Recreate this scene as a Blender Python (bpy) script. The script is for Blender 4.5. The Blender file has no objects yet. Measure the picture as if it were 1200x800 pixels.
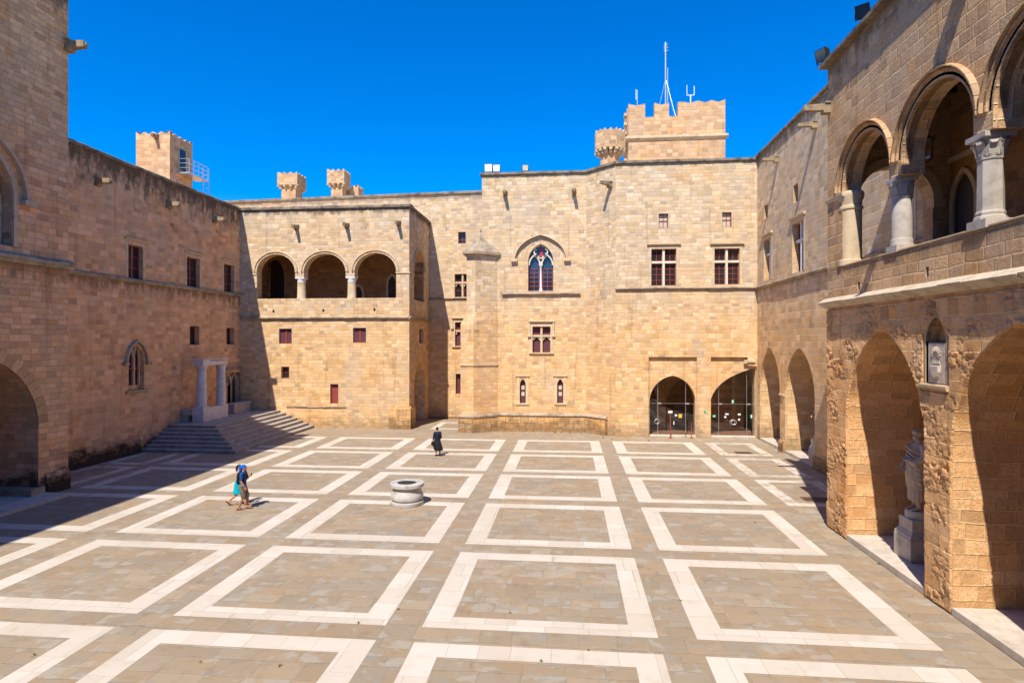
import bpy, bmesh, math, random
from mathutils import Vector, Matrix, geometry, noise
random.seed(7)
S = bpy.context.scene
COL = S.collection
rad = math.radians
# ------------------------------------------------------------------ camera, sky, sun, exposure
EYE = 6.7; YAW = .0955; FPX = 700.0
cam = bpy.data.objects.new('camera', bpy.data.cameras.new('camera')); COL.objects.link(cam)
cam.location = (0, 0, EYE); cam.rotation_euler = (rad(90), 0, YAW)
cam.data.sensor_width = 36; cam.data.lens = 36 * FPX / 1200; cam.data.clip_end = 3000; cam.data.clip_start = .1
S.camera = cam
SUN_EL, SUN_AZ = rad(53.5), rad(14.3)
w = bpy.data.worlds.new("World"); S.world = w; w.use_nodes = True
nt = w.node_tree; bg = nt.nodes['Background']
sky = nt.nodes.new('ShaderNodeTexSky'); sky.sky_type = 'NISHITA'; sky.sun_disc = False
sky.sun_elevation = SUN_EL; sky.sun_rotation = math.pi + SUN_AZ
sky.altitude = 300; sky.air_density = 1.0; sky.dust_density = 0.0; sky.ozone_density = 4.0
hs = nt.nodes.new('ShaderNodeHueSaturation'); hs.inputs['Hue'].default_value = .512; hs.inputs['Saturation'].default_value = 1.55; hs.inputs['Value'].default_value = 1.2
nt.links.new(sky.outputs[0], hs.inputs['Color']); nt.links.new(hs.outputs[0], bg.inputs[0])
bg.inputs[1].default_value = .125
sun = bpy.data.objects.new('sun', bpy.data.lights.new('sun', 'SUN')); COL.objects.link(sun)
sun.data.energy = 4.6; sun.data.angle = rad(.5); sun.data.color = (1, .94, .84)
sd = Vector((math.sin(SUN_AZ) * math.cos(SUN_EL), math.cos(SUN_AZ) * math.cos(SUN_EL), -math.sin(SUN_EL)))
sun.rotation_euler = sd.to_track_quat('-Z', 'Y').to_euler(); sun.location = (-10, -20, 40)
S.view_settings.view_transform = 'Standard'; S.view_settings.look = 'None'
S.view_settings.exposure = .55; S.view_settings.gamma = 1
S.cycles.max_bounces = 8; S.cycles.diffuse_bounces = 3

# ------------------------------------------------------------------ survey: a sighted point on a known upright plane or on the ground
RV = Vector((math.cos(YAW), math.sin(YAW), 0)); FV = Vector((-math.sin(YAW), math.cos(YAW), 0))
def ray(px, py): return RV * ((px - 600) / FPX) + FV + Vector((0, 0, (400 - py) / FPX))
def ground_at(px, py, z=0):
    d = ray(px, py); return Vector((0, 0, EYE)) + d * ((z - EYE) / d.z)
def at_y(px, py, Y):
    d = ray(px, py); return Vector((0, 0, EYE)) + d * (Y / d.y)

# ------------------------------------------------------------------ node helper and materials
class NG:
    def __init__(s, name):
        s.m = bpy.data.materials.new(name); s.m.use_nodes = True
        s.t = s.m.node_tree; s.b = s.t.nodes['Principled BSDF']
    def n(s, typ, **kw):
        x = s.t.nodes.new(typ)
        for k, v in kw.items(): setattr(x, k, v)
        return x
    def put(s, sock, v):
        if v is None: return
        if hasattr(v, 'is_output') or isinstance(v, bpy.types.NodeSocket): s.t.links.new(v, sock)
        else:
            if sock.type == 'RGBA' and len(v) == 3: v = (*v, 1)
            sock.default_value = v
    def math(s, op, a, b=0, c=None, clamp=False):
        x = s.n('ShaderNodeMath', operation=op, use_clamp=clamp); s.put(x.inputs[0], a); s.put(x.inputs[1], b)
        if c is not None: s.put(x.inputs[2], c)
        return x.outputs[0]
    def mix(s, f, a, b, mode='MIX'):
        x = s.n('ShaderNodeMix', data_type='RGBA', blend_type=mode); x.clamp_factor = True
        s.put(x.inputs[0], f); s.put(x.inputs[6], a); s.put(x.inputs[7], b); return x.outputs[2]
    def noise(s, vec, scale, detail=4, rough=.55, dim='3D', w=None):
        x = s.n('ShaderNodeTexNoise', noise_dimensions=dim)
        if vec is not None: s.put(x.inputs['Vector'], vec)
        if w is not None: s.put(x.inputs['W'], w)
        x.inputs['Scale'].default_value = scale; x.inputs['Detail'].default_value = detail; x.inputs['Roughness'].default_value = rough
        return x.outputs['Fac']
    def ramp(s, f, stops, interp='LINEAR'):
        x = s.n('ShaderNodeValToRGB'); e = x.color_ramp; e.interpolation = interp
        while len(e.elements) < len(stops): e.elements.new(.5)
        for el, (p, c) in zip(e.elements, stops): el.position = p; el.color = (*c, 1) if len(c) == 3 else c
        s.put(x.inputs[0], f); return x.outputs[0]
    def smooth(s, f, a, b):
        x = s.n('ShaderNodeMapRange', interpolation_type='SMOOTHSTEP'); s.put(x.inputs[0], f)
        x.inputs[1].default_value = a; x.inputs[2].default_value = b; return x.outputs[0]
    def comb(s, x, y, z=0):
        c = s.n('ShaderNodeCombineXYZ'); s.put(c.inputs[0], x); s.put(c.inputs[1], y); s.put(c.inputs[2], z); return c.outputs[0]
    def uvw(s):
        u = s.n('ShaderNodeUVMap'); sp = s.n('ShaderNodeSeparateXYZ'); s.t.links.new(u.outputs[0], sp.inputs[0])
        return sp.outputs[0], sp.outputs[1]
    def pos(s): return s.n('ShaderNodeNewGeometry').outputs['Position']
    def done(s, col, rough=.9, height=None, bump=.5, dist=.02, metal=0, spec=None):
        s.put(s.b.inputs['Base Color'], col); s.put(s.b.inputs['Roughness'], rough); s.b.inputs['Metallic'].default_value = metal
        if spec is not None: s.b.inputs['Specular IOR Level'].default_value = spec
        if height is not None:
            b = s.n('ShaderNodeBump'); b.inputs['Strength'].default_value = bump; b.inputs['Distance'].default_value = dist
            s.put(b.inputs['Height'], height); s.t.links.new(b.outputs[0], s.b.inputs['Normal'])
        return s.m

FAIR = [(0, (.665, .49, .30)), (.28, (.695, .53, .35)), (.50, (.645, .465, .275)), (.68, (.71, .56, .39)), (.80, (.605, .445, .29)), (.90, (.655, .455, .25)), (.955, (.53, .40, .275))]
OLD = [(0, (.62, .425, .255)), (.24, (.67, .475, .29)), (.44, (.58, .39, .225)), (.60, (.64, .465, .305)), (.74, (.53, .37, .23)), (.85, (.62, .405, .215)), (.94, (.46, .32, .205))]
ROSE = [(0, (.66, .44, .295)), (.26, (.70, .48, .33)), (.48, (.62, .41, .27)), (.66, (.68, .475, .345)), (.80, (.57, .375, .26)), (.91, (.66, .405, .235)), (.965, (.48, .32, .23))]
def blocks(g, u, v, w, h, seed=0.0, warp=.07):
    """irregular coursed blocks: returns per-block random colour, distance to the joint"""
    u = g.math('ADD', u, seed * 13.7); v0 = g.math('ADD', v, seed * 3.1)
    wv = g.noise(None, .55, 2, .5, '1D', w=v0)
    wob = g.noise(g.comb(u, v0), 1.3, 1, .5, '2D')
    v1 = g.math('ADD', v0, g.math('MULTIPLY', g.math('SUBTRACT', wv, .5), .9 * h / .3 * .6))
    v1 = g.math('ADD', v1, g.math('MULTIPLY', g.math('SUBTRACT', wob, .5), warp))
    fv = g.math('DIVIDE', v1, h); row = g.math('FLOOR', fv); fy = g.math('SUBTRACT', fv, row)
    wn = g.n('ShaderNodeTexWhiteNoise', noise_dimensions='1D'); g.put(wn.inputs['W'], row)
    sp = g.n('ShaderNodeSeparateColor'); g.t.links.new(wn.outputs['Color'], sp.inputs[0])
    wob2 = g.noise(g.comb(g.math('MULTIPLY', u, .9), g.math('MULTIPLY', row, 7.3)), 1.0, 2, .6, '2D')
    uu = g.math('DIVIDE', g.math('ADD', g.math('MULTIPLY', u, g.math('ADD', .75, g.math('MULTIPLY', sp.outputs[0], .55))), g.math('MULTIPLY', wob2, .55 * w)), w)
    uu = g.math('ADD', uu, g.math('MULTIPLY', sp.outputs[1], 9.0))
    col = g.math('FLOOR', uu); fx = g.math('SUBTRACT', uu, col)
    wb = g.n('ShaderNodeTexWhiteNoise', noise_dimensions='3D'); g.put(wb.inputs['Vector'], g.comb(col, row, seed))
    sb = g.n('ShaderNodeSeparateColor'); g.t.links.new(wb.outputs['Color'], sb.inputs[0])
    ex = g.math('MULTIPLY', g.math('MINIMUM', fx, g.math('SUBTRACT', 1, fx)), w)
    ey = g.math('MULTIPLY', g.math('MINIMUM', fy, g.math('SUBTRACT', 1, fy)), h)
    return sb.outputs, g.math('MINIMUM', ex, ey)

def masonry(name, w=.56, h=.29, seed=0., pal=FAIR, joint=(.60, .48, .33), jw=.014, pits=.35, bump=.55, erode=0., warm=True, tops=(), mold=0., contrast=1., tint=(1, 1, 1), streak=.4):
    g = NG(name); u, v = g.uvw(); P = g.pos()
    rnd, d = blocks(g, u, v, w, h, seed)
    col = g.ramp(rnd[0], pal, 'CONSTANT')
    val = g.math('ADD', 1 - .16 * contrast, g.math('MULTIPLY', rnd[1], .3 * contrast))
    col = g.mix(1, col, g.comb(val, val, val), 'MULTIPLY')
    big = g.noise(P, .16, 5, .6)
    med = g.noise(P, 1.1, 5, .62)
    fine = g.noise(P, 14, 4, .7)
    if warm:                                   # the lower storeys are of a yellower, softer stone than the upper ones
        zz = g.math('ADD', v, g.math('MULTIPLY', g.math('SUBTRACT', big, .5), 7))
        low = g.smooth(zz, 11.2, 6.5)
        col = g.mix(g.math('MULTIPLY', low, .8), col, g.mix(1, col, (1.08, .90, .66), 'MULTIPLY'))
    col = g.mix(g.smooth(med, .5, .75), col, g.mix(1, col, (.84, .78, .70), 'MULTIPLY'))
    gr = g.noise(g.comb(g.math('MULTIPLY', u, .9), g.math('MULTIPLY', v, .45), seed), .42, 5, .62)
    col = g.mix(g.math('MULTIPLY', g.smooth(gr, .50, .66), .42), col, (.50, .41, .315))
    col = g.mix(g.math('MULTIPLY', g.smooth(gr, .44, .32), .25), col, g.mix(1, col, (1.12, 1.10, 1.06), 'MULTIPLY'))
    col = g.mix(g.smooth(big, .52, .72), col, g.mix(1, col, (1.05, .93, .80), 'MULTIPLY'))
    col = g.mix(g.smooth(fine, .35, .8), g.mix(1, col, (.93, .91, .88), 'MULTIPLY'), g.mix(1, col, (1.05, 1.05, 1.05), 'MULTIPLY'))
    j = g.smooth(d, jw, jw * .35)
    jn = g.noise(P, 3.1, 3)
    col = g.mix(g.math('MULTIPLY', j, g.smooth(jn, .3, .6)), col, joint)
    pn = g.noise(P, 9.0, 5, .75)
    pn2 = g.noise(P, 2.0, 4, .6)
    pit = g.math('MULTIPLY', g.smooth(pn, .60 - .05 * erode, .68), g.smooth(pn2, .42 - .1 * erode, .62))
    col = g.mix(g.math('MULTIPLY', pit, pits), col, (.20, .13, .075))
    # rain streaks running down
    st = g.noise(g.comb(g.math('MULTIPLY', u, 2.2), g.math('MULTIPLY', v, .16)), 1.0, 4, .6, '2D')
    col = g.mix(g.math('MULTIPLY', g.smooth(st, .58, .74), streak), col, g.mix(1, col, (.55, .5, .46), 'MULTIPLY'))
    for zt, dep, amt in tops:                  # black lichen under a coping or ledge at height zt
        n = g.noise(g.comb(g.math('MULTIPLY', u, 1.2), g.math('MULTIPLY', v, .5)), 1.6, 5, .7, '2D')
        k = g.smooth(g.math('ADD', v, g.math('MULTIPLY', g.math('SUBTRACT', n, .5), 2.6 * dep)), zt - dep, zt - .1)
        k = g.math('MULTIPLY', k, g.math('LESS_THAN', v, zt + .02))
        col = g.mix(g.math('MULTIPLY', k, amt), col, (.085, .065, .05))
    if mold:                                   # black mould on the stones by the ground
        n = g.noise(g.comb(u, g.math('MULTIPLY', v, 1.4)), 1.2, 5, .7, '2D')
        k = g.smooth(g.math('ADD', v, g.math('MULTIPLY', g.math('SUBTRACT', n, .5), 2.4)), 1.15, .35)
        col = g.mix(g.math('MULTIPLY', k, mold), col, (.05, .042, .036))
    if tint != (1, 1, 1): col = g.mix(1, col, tint, 'MULTIPLY')
    if erode:
        ev = g.n('ShaderNodeTexVoronoi', feature='SMOOTH_F1'); g.put(ev.inputs['Vector'], g.mix(.12, P, g.comb(pn, pn2, pn))); ev.inputs['Scale'].default_value = 7.0
        pk = g.noise(P, 14.0, 5, .7)
        zone = g.smooth(g.math('ADD', g.noise(P, .8, 3, .6), g.math('MULTIPLY', g.math('SUBTRACT', rnd[1], .5), .35)), .44, .56)
        pock = g.math('MULTIPLY', g.smooth(pk, .53, .60), zone)
        col = g.mix(g.math('MULTIPLY', pock, .4 * erode), col, (.33, .21, .12))
    hgt = g.math('MULTIPLY', g.smooth(d, 0, jw * 1.6), 1.0)
    hgt = g.math('ADD', hgt, g.math('MULTIPLY', rnd[2], .55))
    hgt = g.math('ADD', hgt, g.math('MULTIPLY', pn, .8 + 1.5 * erode))
    hgt = g.math('ADD', hgt, g.math('MULTIPLY', pn2, .8 * erode * 2))
    hgt = g.math('SUBTRACT', hgt, g.math('MULTIPLY', pit, 1.2 + 1.2 * erode))
    if erode: hgt = g.math('SUBTRACT', hgt, g.math('MULTIPLY', pock, 3.2 * erode))
    return g.done(col, .95, hgt, bump, .03 + .03 * erode, spec=.15)

def plain_stone(name, c, var=.25, scale=2.0, bump=.3, rough=.9, dark=(.12, .1, .08), stain=.0, spec=.2):
    g = NG(name); P = g.pos()
    n = g.noise(P, scale, 6, .65); f = g.noise(P, scale * 9, 4, .7)
    lo = tuple(x * (1 - var) for x in c); hi = tuple(min(1, x * (1 + var * .5)) for x in c)
    col = g.ramp(n, [(.3, lo), (.5, c), (.72, hi)])
    col = g.mix(g.math('MULTIPLY', g.smooth(f, .52, .75), .4), col, g.mix(1, col, (.7, .66, .6), 'MULTIPLY'))
    if stain:
        s2 = g.noise(P, 1.3, 6, .7)
        col = g.mix(g.math('MULTIPLY', g.smooth(s2, .62 - .3 * stain, .72), min(1, stain * 1.1)), col, dark)
    return g.done(col, rough, g.math('ADD', f, n), bump, .015, spec=spec)

def simple(name, c, rough=.5, metal=0, spec=.5, var=.15):
    g = NG(name); n = g.noise(g.pos(), 6, 4, .6)
    col = g.mix(n, tuple(x * (1 - var) for x in c), tuple(min(1, x * (1 + var)) for x in c))
    return g.done(col, rough, None, metal=metal, spec=spec)

M = {}
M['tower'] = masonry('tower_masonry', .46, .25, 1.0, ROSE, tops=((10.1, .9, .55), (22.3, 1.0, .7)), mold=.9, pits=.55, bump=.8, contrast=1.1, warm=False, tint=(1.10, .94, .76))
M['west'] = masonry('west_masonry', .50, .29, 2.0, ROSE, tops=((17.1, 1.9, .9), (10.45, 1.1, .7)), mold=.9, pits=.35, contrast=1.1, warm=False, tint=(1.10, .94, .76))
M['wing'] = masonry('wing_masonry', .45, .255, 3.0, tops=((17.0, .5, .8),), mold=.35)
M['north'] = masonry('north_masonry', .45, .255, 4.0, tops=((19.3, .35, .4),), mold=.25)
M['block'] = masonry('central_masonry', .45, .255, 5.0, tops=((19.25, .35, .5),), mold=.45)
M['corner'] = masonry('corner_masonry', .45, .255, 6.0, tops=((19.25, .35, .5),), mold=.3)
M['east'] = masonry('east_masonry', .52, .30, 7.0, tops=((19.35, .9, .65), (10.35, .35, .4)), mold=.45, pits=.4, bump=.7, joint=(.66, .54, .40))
M['front'] = masonry('loggia_masonry', .50, .33, 8.0, OLD, tops=((16.65, .8, .6), (9.32, .5, .45)), pits=.5, bump=.7, erode=.35, contrast=1.5, joint=(.68, .55, .38), jw=.02, warm=False,
                     tint=(1.06, .97, .86))
M['front_low'] = masonry('eroded_masonry', .52, .33, 9.0, OLD, pits=.35, bump=.5, erode=.8, contrast=1.0, mold=.15, warm=False, tint=(1.26, 1.06, .82), jw=.016)
M['plinth'] = masonry('plinth_masonry', .62, .36, 10.0, pits=.5, bump=.9, erode=.35, mold=.5, contrast=1.2, warm=True, tint=(1.0, .93, .84))
M['plinth_dark'] = masonry('mouldy_masonry', .55, .33, 10.4, ROSE, pits=.6, bump=.9, erode=.35, mold=.97, contrast=1.1, warm=False, tint=(.95, .82, .68))
M['roofstone'] = masonry('rooftop_masonry', .50, .28, 11.0, OLD, pits=.4, warm=False, tint=(1.02, .93, .86))
M['inner'] = masonry('shade_tinted_inner_masonry', .56, .31, 12.0, OLD, pits=.35, warm=True, contrast=1.3, tint=(.66, .52, .40))  # tint darkens this stone to stand in for indoor shade
M['trim'] = plain_stone('dressed_stone', (.60, .46, .29), .25, 2.2, .35)
M['tower_trim'] = plain_stone('tower_dressed_stone', (.52, .36, .24), .3, 2.2, .45, stain=.15)
M['trim_brown'] = plain_stone('brown_dressed_stone', (.48, .345, .215), .3, 2.2, .45, stain=.2)
M['trim_dark'] = plain_stone('weathered_stone', (.40, .31, .21), .35, 2.0, .5, stain=.55, dark=(.07, .055, .045))
M['spout'] = plain_stone('spout_stone', (.34, .245, .15), .4, 3.0, .5, stain=.5, dark=(.07, .055, .045))
M['cap'] = plain_stone('coping_stone', (.30, .23, .165), .4, 2.5, .5, stain=.8, dark=(.055, .045, .038))
M['ledge'] = plain_stone('pale_ledge_stone', (.72, .62, .47), .2, 2.5, .3, stain=.15)
M['ledge_worn'] = plain_stone('worn_ledge_stone', (.60, .49, .345), .3, 2.8, .6, stain=.4, dark=(.2, .15, .1))
M['voussoir'] = masonry('voussoir_stone', .36, 9.0, 1.45, FAIR, pits=.35, bump=.6, warm=False, jw=.016, joint=(.42, .31, .2), streak=0)
M['voussoir_old'] = masonry('old_voussoir_stone', .38, 9.0, 1.45, OLD, pits=.5, bump=.7, warm=False, jw=.018, joint=(.34, .24, .15), streak=0, tint=(.92, .84, .74))
M['grey_marble'] = plain_stone('grey_marble', (.45, .395, .33), .3, 3.0, .3, rough=.65, stain=.12, dark=(.28, .26, .24))
M['step'] = plain_stone('step_stone', (.54, .46, .375), .3, 2.2, .4, rough=.8, stain=.15, dark=(.16, .14, .12))
M['step_grey'] = plain_stone('stair_stone', (.40, .345, .29), .35, 2.2, .5, rough=.85, stain=.35, dark=(.10, .085, .07))
M['statue'] = plain_stone('statue_marble', (.47, .36, .26), .2, 5.0, .2, rough=.7, stain=.12, dark=(.3, .26, .22))
M['well'] = plain_stone('well_marble', (.47, .445, .41), .4, 4.0, .3, rough=.6, stain=.1, dark=(.35, .32, .28))
M['red'] = simple('red_paint', (.26, .05, .035), .55)
M['shutter'] = simple('maroon_shutter', (.11, .03, .04), .6)
M['wood'] = simple('dark_wood', (.045, .022, .014), .6)
M['iron'] = simple('dark_iron', (.03, .03, .032), .5, .6)
M['steel'] = simple('galvanised_steel', (.62, .64, .66), .4, .8)
M['white'] = simple('white_enamel', (.8, .8, .78), .5)
M['orange'] = simple('orange_board', (.75, .42, .08), .5)
M['green'] = simple('green_sign', (.0, .42, .14), .5)
M['rust'] = simple('rusty_grate', (.13, .065, .04), .8)
M['black'] = simple('black_plastic', (.015, .015, .017), .5)
M['pole_red'] = simple('red_pole', (.32, .06, .03), .5)
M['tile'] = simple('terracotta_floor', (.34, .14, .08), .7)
M['scarlet'] = simple('scarlet_cloth', (.55, .02, .04), .8)
M['blind'] = simple('pale_blind', (.55, .46, .34), .7)
M['marble_white'] = plain_stone('white_marble', (.76, .73, .69), .15, 3, .2, rough=.55)
def pane_mat(name, c, rough):
    g = NG(name); n = g.noise(g.pos(), .9, 2)
    return g.done(g.mix(n, tuple(x * .6 for x in c), c), rough, n, .05, .02, spec=.6)
M['pane'] = pane_mat('window_glass', (.03, .028, .03), .06)
M['pane_blue'] = pane_mat('leaded_glass', (.03, .06, .11), .08)
g = NG('clear_glass'); o = g.t.nodes['Material Output']
fr = g.n('ShaderNodeFresnel'); fr.inputs[0].default_value = 1.5
tr = g.n('ShaderNodeBsdfTransparent'); tr.inputs[0].default_value = (.82, .86, .85, 1)
gl = g.n('ShaderNodeBsdfGlossy'); gl.inputs['Roughness'].default_value = .015
mx = g.n('ShaderNodeMixShader'); fx_ = g.math('MULTIPLY', fr.outputs[0], 2.0, clamp=True)
g.t.links.new(fx_, mx.inputs[0]); g.t.links.new(tr.outputs[0], mx.inputs[1]); g.t.links.new(gl.outputs[0], mx.inputs[2])
g.t.links.new(mx.outputs[0], o.inputs[0]); M['glass'] = g.m

def paving():
    g = NG('paving_stone'); P = g.pos(); sp = g.n('ShaderNodeSeparateXYZ'); g.t.links.new(P, sp.inputs[0])
    x, y = sp.outputs[0], sp.outputs[1]
    wx = g.math('ADD', x, g.math('MULTIPLY', g.math('SUBTRACT', g.noise(P, .9, 2), .5), .10))
    rnd, d = blocks(g, wx, y, .80, .46, 0.3, .08)
    col = g.ramp(rnd[0], [(0, (.315, .25, .178)), (.20, (.345, .28, .205)), (.40, (.30, .245, .182)), (.56, (.345, .262, .178)), (.70, (.315, .268, .21)), (.82, (.365, .30, .222)), (.92, (.295, .26, .21))], 'CONSTANT')
    col = g.mix(.35, col, (.325, .265, .195)); col = g.mix(1, col, (.935, .89, .825), 'MULTIPLY')
    v = g.math('ADD', .95, g.math('MULTIPLY', rnd[1], .12)); col = g.mix(1, col, g.comb(v, v, v), 'MULTIPLY')
    n1 = g.noise(P, .28, 5, .6); n2 = g.noise(P, 2.3, 6, .65); n3 = g.noise(P, 18, 4, .7)
    col = g.mix(g.smooth(n1, .45, .7), col, g.mix(1, col, (1.08, .98, .86), 'MULTIPLY'))
    # worn grey patches with ragged edges, each stone flaking in its own way
    pt = g.noise(g.comb(g.math('MULTIPLY', x, .8), y, g.math('MULTIPLY', rnd[2], 40)), 1.5, 6, .6)
    col = g.mix(g.math('MULTIPLY', g.smooth(pt, .55, .60), .6), col, (.36, .325, .27))
    pt2 = g.noise(g.comb(g.math('MULTIPLY', x, .5), g.math('MULTIPLY', y, 1.5), g.math('MULTIPLY', rnd[2], 90)), 2.2, 7, .62)
    col = g.mix(g.math('MULTIPLY', g.smooth(pt2, .58, .62), .7), col, (.27, .245, .205))
    col = g.mix(g.math('MULTIPLY', g.smooth(pt, .40, .34), .4), col, (.26, .205, .145))
    col = g.mix(g.smooth(n2, .5, .78), col, g.mix(1, col, (.78, .76, .73), 'MULTIPLY'))
    col = g.mix(g.math('MULTIPLY', g.smooth(n3, .5, .8), .35), col, g.mix(1, col, (1.25, 1.22, 1.18), 'MULTIPLY'))
    j = g.smooth(d, .016, .005)
    col = g.mix(g.math('MULTIPLY', g.math('MULTIPLY', j, .6), g.smooth(n2, .35, .6)), col, (.21, .17, .12))
    hgt = g.math('ADD', g.smooth(d, 0, .03), g.math('ADD', g.math('MULTIPLY', n2, .9), g.math('MULTIPLY', g.smooth(pt, .54, .62), .4)))
    return g.done(col, .8, hgt, .35, .02, spec=.25)
M['paving'] = paving()
def bandmat():
    g = NG('marble_band'); P = g.pos(); sp = g.n('ShaderNodeSeparateXYZ'); g.t.links.new(P, sp.inputs[0])
    rnd, d = blocks(g, sp.outputs[0], sp.outputs[1], .95, .95, .7, .0)
    col = g.ramp(rnd[0], [(0, (.575, .505, .42)), (.3, (.56, .49, .40)), (.6, (.595, .53, .445)), (.85, (.535, .46, .37))], 'CONSTANT')
    n = g.noise(P, 1.7, 6, .65); n3 = g.noise(P, 7, 5, .7); n1 = g.noise(P, .35, 3)
    col = g.mix(g.smooth(n, .5, .8), col, g.mix(1, col, (.86, .81, .74), 'MULTIPLY'))
    col = g.mix(g.math('MULTIPLY', g.math('MULTIPLY', g.smooth(n3, .6, .72), g.smooth(n1, .5, .66)), .75), col, (.42, .34, .25))
    # bare patches in the far right corner and by the stairs where the marble has worn through
    wr = g.noise(P, 1.4, 5, .7)
    zone = g.math('MAXIMUM', g.smooth(sp.outputs[0], 8.2, 9.2), g.smooth(sp.outputs[0], -19, -22))
    col = g.mix(g.math('MULTIPLY', g.smooth(wr, .5, .56), g.math('MULTIPLY', zone, .8)), col, (.36, .29, .21))
    col = g.mix(g.math('MULTIPLY', g.smooth(g.noise(P, .55, 6, .7), .52, .70), .45), col, (.47, .40, .32))
    col = g.mix(g.math('MULTIPLY', g.smooth(d, .013, .004), .7), col, (.36, .29, .22))
    return g.done(col, .65, g.math('ADD', n, g.smooth(d, 0, .02)), .2, .01, spec=.3)
M['band'] = bandmat()
M['grass'] = simple('weed_leaf', (.09, .13, .02), .7, 0, .3, .4)

# ------------------------------------------------------------------ mesh helpers
class MB:
    def __init__(s): s.v = []; s.f = []; s.uv = []
    def face(s, pts, uvs=None):
        pts = [Vector(p) for p in pts]
        if uvs is None:
            n = Vector((0, 0, 0))
            for i in range(len(pts)):
                a, b = pts[i], pts[(i + 1) % len(pts)]
                n += Vector(((a.y - b.y) * (a.z + b.z), (a.z - b.z) * (a.x + b.x), (a.x - b.x) * (a.y + b.y)))
            if n.length < 1e-12: return
            n.normalize()
            if abs(n.z) > .8: uvs = [(p.x, p.y) for p in pts]
            else:
                t = Vector((-n.y, n.x, 0)).normalized(); uvs = [(p.dot(t), p.z) for p in pts]
        k = len(s.v); s.v += pts; s.f.append(list(range(k, k + len(pts)))); s.uv += uvs
    def box(s, lo, hi):
        x0, y0, z0 = lo; x1, y1, z1 = hi
        a = [Vector(p) for p in ((x0, y0, z0), (x1, y0, z0), (x1, y1, z0), (x0, y1, z0), (x0, y0, z1), (x1, y0, z1), (x1, y1, z1), (x0, y1, z1))]
        s.hexa(a)
    def hexa(s, a):
        for q in ((0, 3, 2, 1), (4, 5, 6, 7), (0, 1, 5, 4), (1, 2, 6, 5), (2, 3, 7, 6), (3, 0, 4, 7)): s.face([a[i] for i in q])
    def prism(s, base, z0, z1, top=None):
        """upright prism over a plan outline (counter-clockwise); top: another outline for a taper"""
        top = top or base; n = len(base)
        lo = [Vector((p[0], p[1], z0)) for p in base]; hi = [Vector((p[0], p[1], z1)) for p in top]
        for i in range(n): s.face([lo[i], lo[(i + 1) % n], hi[(i + 1) % n], hi[i]])
        s.face(hi); s.face(lo[::-1])
    def tube(s, pts, r, n=8):
        pts = [Vector(p) for p in pts]; rs = r if isinstance(r, (list, tuple)) else [r] * len(pts)
        rings = []
        for i, p in enumerate(pts):
            d = (pts[min(i + 1, len(pts) - 1)] - pts[max(i - 1, 0)]).normalized()
            a = d.orthogonal().normalized(); b = d.cross(a)
            rings.append([p + (a * math.cos(2 * math.pi * k / n) + b * math.sin(2 * math.pi * k / n)) * rs[i] for k in range(n)])
        for i in range(len(rings) - 1):
            for k in range(n): s.face([rings[i][k], rings[i][(k + 1) % n], rings[i + 1][(k + 1) % n], rings[i + 1][k]])
        s.face(rings[0][::-1]); s.face(rings[-1])
    def lathe(s, prof, c=(0, 0, 0), n=24, rot=0.):
        c = Vector(c); R = [[c + Vector((r * math.cos(rot + 2 * math.pi * k / n), r * math.sin(rot + 2 * math.pi * k / n), z)) for k in range(n)] for r, z in prof]
        for i in range(len(R) - 1):
            for k in range(n): s.face([R[i][k], R[i][(k + 1) % n], R[i + 1][(k + 1) % n], R[i + 1][k]])
        s.face(R[0][::-1]); s.face(R[-1])
    def build(s, name, mat, parent=None, smooth=False, bevel=0., angle=35):
        me = bpy.data.meshes.new(name); me.from_pydata([tuple(p) for p in s.v], [], s.f)
        uv = me.uv_layers.new(name='UVMap'); uv.data.foreach_set('uv', [c for t in s.uv for c in t])
        me.materials.append(mat)
        if smooth or bevel:
            bm = bmesh.new(); bm.from_mesh(me); bmesh.ops.remove_doubles(bm, verts=bm.verts, dist=1e-4)
            bmesh.ops.recalc_face_normals(bm, faces=bm.faces)
            if bevel:
                ed = [e for e in bm.edges if len(e.link_faces) == 2 and e.calc_face_angle(0) > rad(30)]
                bmesh.ops.bevel(bm, geom=ed, offset=bevel, segments=2, affect='EDGES', profile=.6, clamp_overlap=True)
            if smooth:
                for e in bm.edges:
                    if len(e.link_faces) == 2: e.smooth = e.calc_face_angle(0) < rad(angle)
                for f in bm.faces: f.smooth = True
            bm.to_mesh(me); bm.free()
        o = bpy.data.objects.new(name, me); COL.objects.link(o)
        if parent is not None: o.parent = parent
        return o
def localise(o, root):
    """root stands at its base; parts built in world coordinates keep their place"""
    o.matrix_parent_inverse = Matrix.Translation(-root.location) if root.rotation_euler.z == 0 else root.matrix_basis.inverted()
def thing(name, label, cat, loc=(0, 0, 0), group=None, rz=0.):
    o = bpy.data.objects.new(name, None); COL.objects.link(o); o.location = loc; o.rotation_euler.z = rz
    o['label'] = label; o['category'] = cat
    if group: o['group'] = group
    o.empty_display_size = .3
    return o
def part(mb, name, mat, root, **kw):
    o = mb.build(name, mat, root, **kw)
    if root is not None and root.parent is None and root.type == 'EMPTY': localise(o, root)
    return o
def tag(o, label, cat, group=None):
    o['label'] = label; o['category'] = cat
    if group: o['group'] = group
    return o
def structure(o): o['kind'] = 'structure'; return o

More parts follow.
